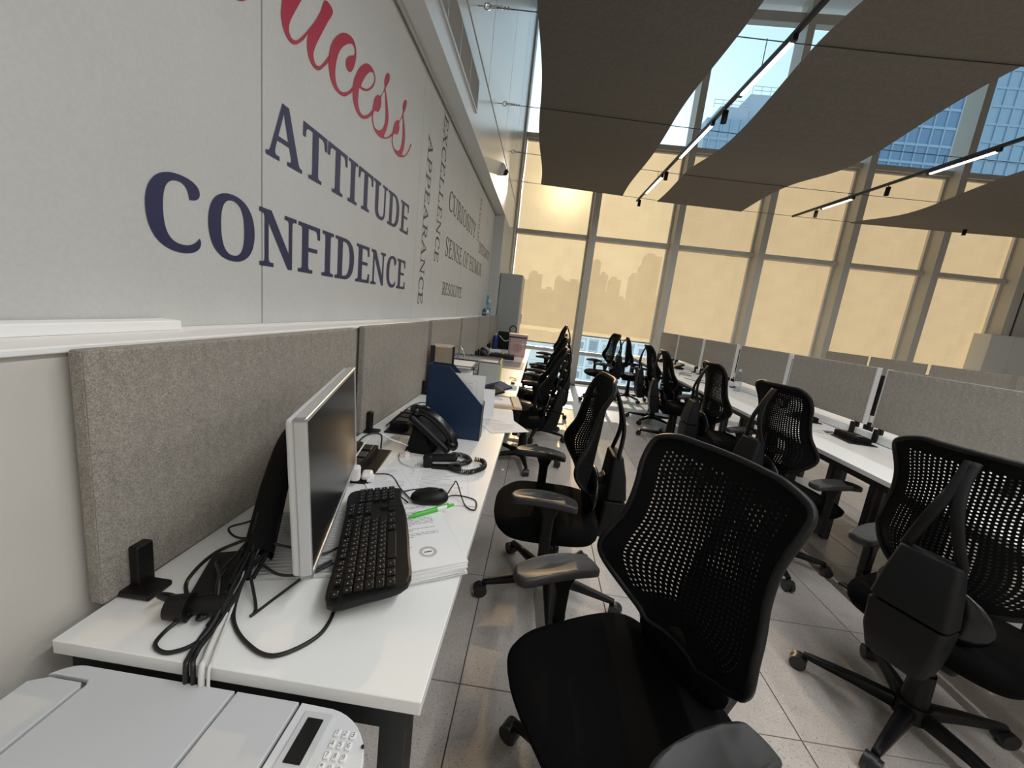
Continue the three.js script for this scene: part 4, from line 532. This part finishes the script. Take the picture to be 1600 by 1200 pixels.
{ // plugs and cables of the near desk
  const cab = (pts, r, m, label) => tag(mesh('cable', tube(pts.map(([x, y, z]) => [x, y + r, z]), r, pts.length * 12, 8), m), label, 'cable', 'loose cables on the near desk'), D = DY;
  cab([[-0.37, D, -0.78], [-0.345, D, -0.69], [-0.32, D, -0.64], [-0.318, D, -0.58], [-0.362, D, -0.532], [-0.42, D, -0.545], [-0.48, D, -0.59], [-0.51, D + 0.02, -0.65], [-0.53, D + 0.05, -0.72]], 0.0036, M.cable, 'thick black cable in a wide loop below the keyboard');
  cab([[-0.55, D + 0.01, -0.575], [-0.563, D, -0.545], [-0.553, D, -0.515], [-0.52, D, -0.508], [-0.49, D + 0.008, -0.535], [-0.5, D + 0.03, -0.6], [-0.53, D + 0.05, -0.7]], 0.0034, M.cable, 'thick black cable in a small loop at the desk end');
  cab([[-0.47, D - 0.25, -0.484], [-0.474, D - 0.02, -0.486], [-0.486, D + 0.003, -0.51], [-0.505, D + 0.006, -0.58], [-0.53, D + 0.03, -0.68], [-0.57, D + 0.09, -0.78]], 0.0042, M.cable, 'black cable hanging over the desk end beside the white ones');
  cab([[-0.458, D - 0.25, -0.484], [-0.462, D - 0.02, -0.486], [-0.478, D + 0.003, -0.51], [-0.49, D + 0.008, -0.57], [-0.51, D + 0.03, -0.66], [-0.55, D + 0.07, -0.75]], 0.0036, M.cable, 'second black cable hanging over the desk end');
  cab([[-0.446, D - 0.25, -0.484], [-0.449, D - 0.02, -0.486], [-0.46, D + 0.003, -0.51], [-0.495, D + 0.003, -0.59], [-0.525, D + 0.02, -0.68], [-0.535, D + 0.05, -0.74]], 0.0045, M.cableWhite, 'thick white cable running over the desk end');
  cab([[-0.435, D - 0.25, -0.484], [-0.438, D - 0.02, -0.486], [-0.449, D + 0.003, -0.51], [-0.483, D + 0.003, -0.58], [-0.52, D + 0.03, -0.67]], 0.0024, M.cableWhite, 'thin white cable running over the desk end');
  cab([[-0.585, D, -0.61], [-0.63, D, -0.66], [-0.635, D + 0.01, -0.73], [-0.6, D + 0.02, -0.78], [-0.56, D + 0.05, -0.78]], 0.0036, M.cable, 'black cable arching over the power adapter');
  cab([[-0.6, D + 0.05, -0.86], [-0.66, D + 0.005, -0.87], [-0.69, D, -0.84], [-0.65, D, -0.81], [-0.6, D + 0.01, -0.8]], 0.0024, M.cable, 'thin black cable looping towards the fabric screen');
  cab([[-0.5, D + 0.03, -0.66], [-0.46, D, -0.62], [-0.455, D, -0.6], [-0.44, D, -0.66], [-0.41, D + 0.014, -0.72], [-0.39, D + 0.014, -0.76]], 0.0028, M.cable, 'thin black cable bent sharply beside the monitor foot');
  cab([[-0.51, D + 0.03, -0.7], [-0.46, D + 0.018, -0.69], [-0.41, D + 0.016, -0.71], [-0.38, D + 0.016, -0.75]], 0.0028, M.cable, 'thin black cable crossing the monitor foot');
  cab([[-0.53, D + 0.05, -0.74], [-0.47, D + 0.03, -0.76], [-0.42, D + 0.018, -0.77], [-0.39, D + 0.016, -0.82]], 0.0028, M.cable, 'thin black cable crossing the monitor foot behind the adapter');
  cab([[-0.515, D + 0.012, -0.6], [-0.53, D + 0.035, -0.66], [-0.545, D + 0.05, -0.72], [-0.57, D + 0.07, -0.79]], 0.003, M.cable, 'black cable lying over the power adapter');
  cab([[-0.6, D + 0.02, -0.7], [-0.57, D + 0.045, -0.66], [-0.53, D + 0.05, -0.62], [-0.515, D + 0.015, -0.59], [-0.525, D + 0.01, -0.565], [-0.54, D + 0.012, -0.6], [-0.555, D + 0.045, -0.68]], 0.003, M.cable, 'black cable knotted over the near end of the power adapter');
  cab([[-0.56, D + 0.06, -0.76], [-0.55, D + 0.05, -0.68], [-0.54, D + 0.046, -0.63], [-0.51, D + 0.01, -0.585], [-0.505, D + 0.004, -0.56], [-0.495, D + 0.008, -0.6], [-0.52, D + 0.05, -0.7]], 0.0028, M.cable, 'thin black cable doubled back beside the power adapter');
  const bun = thing('cable_bundle', 'thick black sleeved cable bundle rising behind the monitor', 'cables', [-0.58, D, -0.84], 0);
  mesh('sleeve', tube([[0.05, 0.03, 0.12], [0.02, 0.07, 0.05], [-0.01, 0.13, -0.03], [-0.03, 0.2, -0.12], [-0.035, 0.22, -0.2]], 0.03, 40, 14), M.blackMatt, bun);
  for (let k = 0; k < 6; k++) mesh('strand', tube([[0.06 + 0.01 * Math.cos(k), 0.012 + 0.004 * k, 0.16 + 0.01 * k], [0.045 + 0.02 * Math.cos(k * 2), 0.045 + 0.01 * Math.sin(k), 0.1], [0.02 + 0.022 * Math.cos(k), 0.08 + 0.02 * Math.sin(k), 0.04], [-0.01 + 0.02 * Math.cos(k * 1.7), 0.13 + 0.02 * Math.sin(k * 1.3), -0.03]], 0.0042, 30), M.cable, bun);
  const ad = thing('power_adapter', 'black power adapter with a white rating label among the cables', 'adapter', [-0.565, D, -0.665], 0.42); mesh('case', RB(0.065, 0.032, 0.135, 0.008, 0, 0.016, 0), M.black, ad); mesh('rating_label', RB(0.003, 0.014, 0.1, 0.001, -0.0325, 0.016, -0.006), mat(0.62, 0.62, 0.62, 0.5), ad);
  const pl = thing('power_plug', 'black power plug with cable grip lying at the desk end', 'plug', [-0.548, D + 0.021, -0.58], 0.2); mesh('head', rot(C(0.02, 0.024, 0.035), 0, 0, Math.PI / 2).translate(-0.02, 0, 0), M.black, pl); mesh('grip', rot(C(0.013, 0.02, 0.06), 0, 0, Math.PI / 2).translate(0.026, 0, -0.004), M.black, pl); mesh('cable_tail', tube([[-0.03, 0.01, 0.0], [-0.06, 0.015, -0.01], [-0.055, 0.0, -0.03], [-0.03, -0.012, -0.03]], 0.0042, 30), M.cable, pl);
  const w = thing('webcam_cover', 'small white clip lying on the black power box', 'clip', [-0.5, D + 0.006, -1.19], 0.3); mesh('clip_body', RB(0.035, 0.024, 0.045, 0.01, 0, 0.012, 0), M.white, w); mesh('clip_jaw', RB(0.02, 0.008, 0.05, 0.003, 0.012, 0.006, 0.01), M.white, w);
  for (const [pts, r, m, l] of [[[[-0.6, D + 0.02, -1.22], [-0.57, D + 0.1, -1.3], [-0.53, D + 0.1, -1.36], [-0.54, D + 0.03, -1.4]], 0.003, M.cable, 'black cable arching out of the desk power box'], [[[-0.58, D + 0.03, -1.25], [-0.55, D + 0.1, -1.35], [-0.5, D + 0.06, -1.42], [-0.44, D + 0.01, -1.5]], 0.003, M.cableWhite, 'white cable from the desk power box to the phone'], [[[-0.6, D, -1.9], [-0.66, D + 0.01, -2.05], [-0.6, D + 0.03, -2.15], [-0.5, D, -2.1], [-0.42, D, -2.0]], 0.0028, M.cable, 'black cable trailing behind the blue file'], [[[-0.66, D, -1.75], [-0.62, D + 0.04, -1.9], [-0.56, D + 0.01, -2.05], [-0.47, D, -2.15]], 0.0028, M.cable, 'second black cable trailing behind the blue file'], [[[-0.68, D, -2.0], [-0.6, D + 0.02, -2.02], [-0.5, D + 0.01, -1.96], [-0.44, D, -1.9]], 0.0028, M.cable, 'third black cable trailing behind the blue file']]) tag(mesh('cable', tube(pts, r, 48, 8), m), l, 'cable', 'loose cables behind the phone');
}
// ---------------------------------------------------------------- things on the further wall desks
sheet(-0.15, DY + 0.0004, -2.03, 0.5, PM.form, 'white sheet hanging over the desk edge beside the blue file'); sheet(-0.19, DY + 0.0016, -2.17, 0.1, PM.note, 'white sheet lying under the black mouse on the second desk');
{ const t = thing('desk_mouse', 'black mouse on the second desk behind the blue file', 'mouse', [-0.255, DY + 0.003, -2.27], 0.4); mesh('shell', new THREE.SphereGeometry(1, 20, 12).scale(0.033, 0.03, 0.05).translate(0, 0.012, 0), M.black, t); mesh('scroll_wheel', rot(C(0.008, 0.008, 0.006), 0, 0, Math.PI / 2).translate(0, 0.04, -0.02), M.pad, t); }
{ const t = thing('tent_card', 'white folded card standing next to the blue file', 'card', [-0.27, DY, -2.17], 0.2); mesh('card_face', rot(B(0.13, 0.155, 0.002), -0.28).translate(0, 0.074, 0.02), M.paper, t); mesh('card_back', rot(B(0.13, 0.155, 0.002), 0.28).translate(0, 0.074, -0.02), M.paper, t); }
{ const t = thing('kraft_folder', 'brown kraft folder with white papers on the second desk', 'folder', [-0.17, DY, -2.53], 0.15); mesh('cover', RB(0.2, 0.006, 0.34, 0.002, 0, 0.003, 0), M.kraft, t); mesh('papers', B(0.13, 0.012, 0.2, -0.03, 0.012, 0.02), M.paper, t); mesh('tabs', B(0.05, 0.008, 0.3, 0.075, 0.01, 0), mat(0.75, 0.62, 0.45, 0.8), t); }
for (const [x, z, r, c, l] of [[-0.3, -2.68, 0.5, M.black, 'black notebook leaning beside the grey drawer box'], [-0.26, -2.86, 0.5, mat(0.02, 0.04, 0.16, 0.5), 'navy notebook leaning beside the grey drawer box']]) { const t = thing('notebook', l, 'notebook', [x, DY + 0.0, z], r); mesh('covers', rot(RB(0.16, 0.016, 0.21, 0.003), 0, 0, 0.25).translate(0, 0.03, 0), c, t); mesh('pages', rot(B(0.156, 0.011, 0.205), 0, 0, 0.25).translate(0.004, 0.0305, 0), M.paper, t); }
{ // wire letter tray
  const t = thing('letter_tray', 'black wire letter tray with white papers on the second desk', 'letter tray', [-0.545, DY, -2.785], 0.05), w = 0.26, d = 0.34;
  for (const y of [0.05, 0.12, 0.19]) { const ring = [[-w / 2, y, -d / 2], [w / 2, y, -d / 2], [w / 2, y, d / 2], [-w / 2, y, d / 2]]; const gs = []; for (let k = 0; k < 4; k++) gs.push(bar(ring[k], ring[(k + 1) % 4], 0.005, 0.005)); for (let k = 1; k < 14; k++) gs.push(B(0.0015, 0.0015, d, -w / 2 + w * k / 14, y - 0.02, 0)); for (let k = 1; k < 16; k++) gs.push(B(w, 0.0015, 0.0015, 0, y - 0.02, -d / 2 + d * k / 16)); for (const [sx, sz] of [[-1, -1], [1, -1], [1, 1], [-1, 1]]) gs.push(B(0.005, 0.03, 0.005, sx * w / 2, y - 0.012, sz * d / 2)); mesh('tray', merge(gs), M.black, t); mesh('tray_papers', B(0.21, 0.014, 0.3, 0.0, y - 0.012, 0), M.paper, t); }
  mesh('uprights', merge([[-1, -1], [1, -1], [1, 1], [-1, 1]].map(([sx, sz]) => B(0.006, 0.19, 0.006, sx * w / 2, 0.095, sz * d / 2))), M.black, t);
}
{ const t = thing('clipboard_frame', 'brown panel with pale top edge and black sides standing behind the blue file', 'frame', [-0.595, DY, -2.53], 0.35); mesh('panel', rot(B(0.115, 0.31, 0.008), -0.08).translate(0, 0.155, 0), M.brown, t); mesh('top_edge', rot(B(0.125, 0.022, 0.012), -0.08).translate(0, 0.318, -0.025), mat(0.62, 0.5, 0.38, 0.6), t); mesh('side_edge', rot(B(0.012, 0.32, 0.02), -0.08).translate(0.062, 0.158, 0), M.black, t); mesh('side_edge', rot(B(0.03, 0.32, 0.02), -0.08).translate(-0.072, 0.158, 0), M.black, t); }
{ // wire stand
  const t = thing('wire_stand', 'bent wire stand behind the letter tray', 'stand', [-0.6, DY, -3.0], 0); mesh('wire', merge([tube([[-0.06, 0, 0], [-0.05, 0.2, -0.02], [0, 0.28, -0.03], [0.05, 0.2, -0.02], [0.06, 0, 0]], 0.004, 40), tube([[0, 0.28, -0.03], [0.0, 0.15, -0.025], [0, 0, -0.03]], 0.004, 24)]), M.steel, t); mesh('foot_bar', bar([-0.06, 0.004, 0], [0.06, 0.004, 0], 0.008, 0.008), M.steel, t); }
{ // grey box with open top
  const t = thing('document_box', 'pale grey box with open dark top and yellow edge on the second desk', 'box', [-0.475, DY, -3.22], 0.04), w = 0.39, d = 0.32, h = 0.175;
  mesh('walls', merge([B(w, h, 0.006, 0, h / 2, d / 2), B(w, h, 0.006, 0, h / 2, -d / 2), B(0.006, h, d, -w / 2, h / 2, 0), B(0.006, h, d, w / 2, h / 2, 0), B(w, 0.006, d, 0, 0.003, 0)]), mat(0.5, 0.51, 0.49, 0.5), t);
  mesh('tray_insert', RB(w - 0.05, 0.012, d - 0.05, 0.004, 0, h - 0.02, 0), M.greyPlastic, t); mesh('rim', merge([B(w + 0.01, 0.008, 0.012, 0, h, d / 2), B(w + 0.01, 0.008, 0.012, 0, h, -d / 2), B(0.012, 0.008, d, -w / 2, h, 0), B(0.012, 0.008, d, w / 2, h, 0)]), M.printerDark, t); mesh('yellow_edge', B(0.012, h * 0.95, 0.07, w / 2 + 0.008, h / 2, d / 2 - 0.035), M.yellow, t);
}
{ const t = thing('card_reader', 'small white card reader with dark slot at the desk edge', 'reader', [-0.175, DY, -3.1], 0.1); mesh('case', RB(0.1, 0.025, 0.15, 0.006, 0, 0.0125, 0), M.white, t); mesh('slot', RB(0.03, 0.02, 0.03, 0.006, 0.015, 0.03, 0.01), M.pad, t); mesh('lead', tube([[0, 0.012, -0.075], [0.02, 0.01, -0.2], [0.06, 0.008, -0.32], [0, 0.008, -0.4]], 0.003, 40), M.cable, t); }
{ const t = thing('glass_mat', 'thin pale glass mat lying on the third desk', 'mat', [-0.26, DY, -4.35], 0); mesh('sheet', slab(rring(0, 0, 0.28, 0.6, 0.04, 6), 0.004, 0.001), mat(0.45, 0.45, 0.43, 0.2), t); }
{ const t = thing('black_stand', 'low black base unit before the pale pink box', 'base unit', [-0.42, DY, -4.85], 0.05); mesh('body', RB(0.3, 0.05, 0.2, 0.01, 0, 0.025, 0), M.black, t); mesh('top_plate', RB(0.2, 0.01, 0.12, 0.004, 0, 0.054, 0), M.pad, t); }
{ const t = thing('storage_tub', 'pale pink translucent tub with a dark lid band at the third desk', 'tub', [-0.27, DY, -5.27], 0.1); mesh('walls', loft([[0, 0.2], [0.01, 0.215], [0.25, 0.235], [0.27, 0.235]].map(([y, w]) => rring(0, 0, w, w * 0.8, 0.03).map(([x, z]) => [x, y, z]).reverse()).reverse()), M.pink, t); mesh('lid', RB(0.245, 0.03, 0.2, 0.012, 0, 0.28, 0), M.pink, t); mesh('lid_band', RB(0.242, 0.014, 0.197, 0.005, 0, 0.252, 0), M.black, t); mesh('emblem', merge([new THREE.TorusGeometry(0.05, 0.006, 8, 28), new THREE.TorusGeometry(0.022, 0.008, 8, 20)]).translate(0, 0.12, 0.094), mat(0.5, 0.3, 0.32, 0.6), t); }
{ const t = thing('water_bottle', 'dark blue water bottle with silver cap among the wall desk clutter', 'bottle', [-0.62, DY, -5.75], 0); mesh('body', new THREE.LatheGeometry([[0, 0], [0.038, 0], [0.04, 0.01], [0.04, 0.17], [0.03, 0.2], [0.02, 0.21], [0, 0.21]].map((p) => new THREE.Vector2(...p)), 24), M.blueBottle, t); mesh('cap', C(0.021, 0.021, 0.035, 0, 0.228, 0), M.silver, t); }
{ const t = thing('black_bag', 'black bag with looped handle next to the tall cabinet', 'bag', [-0.45, DY, -6.05], 0.1); mesh('body', loft([[0, 0.34, 0.18], [0.02, 0.36, 0.2], [0.18, 0.35, 0.18], [0.25, 0.33, 0.1], [0.26, 0.3, 0.06]].map(([y, w, d]) => rring(0, 0, w, d, 0.025).map(([x, z]) => [x, y, z]).reverse()).reverse()), M.blackMatt, t); mesh('handle', tube([[0.02, 0.25, 0], [0.0, 0.32, 0], [0.05, 0.36, 0], [0.1, 0.32, 0], [0.09, 0.25, 0]], 0.009, 40), M.black, t); mesh('strap', tube([[-0.15, 0.2, 0.1], [-0.05, 0.13, 0.14], [0.05, 0.18, 0.14], [0.12, 0.08, 0.13]], 0.005, 40), M.cableWhite, t); }
{ const t = thing('white_gadget', 'round white gadget on a small white box on the third desk', 'gadget', [-0.6, DY, -5.0], 0.2); mesh('box', RB(0.2, 0.08, 0.1, 0.006, 0.04, 0.04, 0), M.white, t); mesh('dial', rot(C(0.055, 0.055, 0.03, 0, 0, 0, 28), Math.PI / 2).translate(-0.05, 0.055, 0.065), M.greyPlastic, t); mesh('knob', rot(C(0.02, 0.02, 0.035), Math.PI / 2).translate(-0.05, 0.055, 0.07), M.white, t); }
for (const [z, l] of [[-3.9, 'black handset cradle against the fourth fabric screen'], [-4.7, 'black handset cradle against the fifth fabric screen']]) { const t = thing('phone_cradle', l, 'phone', [-0.62, DY, z], 0.1); mesh('cradle', rot(RB(0.12, 0.03, 0.12, 0.01), 0, 0, -0.5).translate(0, 0.05, 0), M.black, t); mesh('stand', RB(0.07, 0.05, 0.1, 0.008, -0.02, 0.025, 0), M.blackMatt, t); mesh('handset', tube([[-0.05, 0.08, -0.05], [-0.02, 0.1, -0.05], [0.05, 0.06, -0.05]], 0.016, 20), M.blackGloss, t); }
for (const [z, h, r, cap, body, l] of [[-5.75, 0.12, 0.03, M.kraft, M.amber, 'short dark jar with pale lid on the ledge'], [-5.98, 0.3, 0.034, M.blueCap, M.bottle, 'clear bottle with a tall blue cap on the ledge'], [-6.18, 0.24, 0.032, M.white, M.bottle, 'clear water bottle with white cap on the ledge beside the cabinet']]) { const t = thing('ledge_bottle', l, 'bottle', [-0.82, YL, z], 0); const b = h * (cap === M.blueCap ? 0.55 : 0.85); mesh('body', new THREE.LatheGeometry([[0, 0], [r, 0], [r, b * 0.75], [r * 0.6, b * 0.93], [r * 0.4, b], [0, b]].map((p) => new THREE.Vector2(...p)), 20), body, t); mesh('cap', C(r * 0.42, r * 0.5, h - b, 0, (h + b) / 2, 0), cap, t); mesh('label_wrap', C(r + 0.0008, r + 0.0008, b * 0.3, 0, b * 0.4, 0), cap === M.blueCap ? M.white : M.blueCap, t); }
// ---------------------------------------------------------------- bench clutter
for (const [z, l] of [[-2.995, 'black monitor pole with a white tag in the gap between the big taupe screens'], [-4.04, 'black monitor pole behind the gap before the power boxes'], [-5.09, 'black monitor pole behind the gap by the clear bottle']]) { const t = thing('monitor_pole', l, 'pole', [2.47, DY, z], 0); mesh('pole', C(0.03, 0.03, 0.44, 0, 0.22, 0), M.black, t); mesh('head', new THREE.SphereGeometry(0.045, 16, 10).scale(0.8, 1.6, 1).translate(0, 0.36, 0), M.blackMatt, t); mesh('tag', C(0.0315, 0.0315, 0.05, 0, 0.12, 0), M.white, t); mesh('foot', RB(0.1, 0.02, 0.1, 0.006, 0, 0.01, 0), M.pad, t); }
{ const t = thing('clear_bottle', 'clear plastic bottle standing before a taupe screen on the bench', 'bottle', [2.24, DY, -4.5], 0); mesh('body', new THREE.LatheGeometry([[0, 0], [0.036, 0], [0.038, 0.01], [0.038, 0.14], [0.03, 0.18], [0.014, 0.21], [0.014, 0.225]].map((p) => new THREE.Vector2(...p)), 24), M.bottle, t); mesh('cap', C(0.016, 0.016, 0.02, 0, 0.23, 0), M.white, t); mesh('label_wrap', C(0.0385, 0.0385, 0.05, 0, 0.08, 0), M.white, t); }
for (const [pts, m, l] of [[[[2.18, 0, -2.9], [2.08, 0, -2.82], [2.02, 0, -2.84], [2.06, 0, -2.9], [2.13, 0, -2.86], [2.06, 0, -2.81], [1.98, 0, -2.92], [1.9, 0, -3.15]], M.cableWhite, 'thin white cable coiled on the bench beside the power boxes'], [[[2.2, 0, -4.7], [2.05, 0, -4.75], [1.98, 0, -4.9], [2.05, 0, -5.05], [2.15, 0, -4.95], [2.0, 0, -4.85], [1.88, 0, -5.1]], M.cable, 'thin black cable coiled on the bench beside the clear bottle'], [[[2.2, 0, -5.7], [2.05, 0, -5.7], [1.95, 0, -5.5], [2.08, 0, -5.4], [2.02, 0, -5.6], [1.88, 0, -5.3]], M.cable, 'thin black cable coiled on the bench near the windows']]) tag(mesh('cable', tube(pts.map(([x, , z]) => [x, DY + 0.004, z]), 0.003, 80, 6), m), l, 'cable', 'loose cables on the bench');
for (const [z, l] of [[-6.2, 'black phone base on the bench second from the windows'], [-7.1, 'black phone base on the bench nearest the windows']]) { const t = thing('bench_phone', l, 'phone', [2.16, DY, z], Math.PI); mesh('body', rot(RB(0.15, 0.03, 0.16, 0.01), 0, 0, -0.4).translate(0, 0.05, 0), M.black, t); mesh('foot', RB(0.1, 0.03, 0.13, 0.006, -0.02, 0.015, 0), M.blackMatt, t); }
renderer.render(scene, camera);
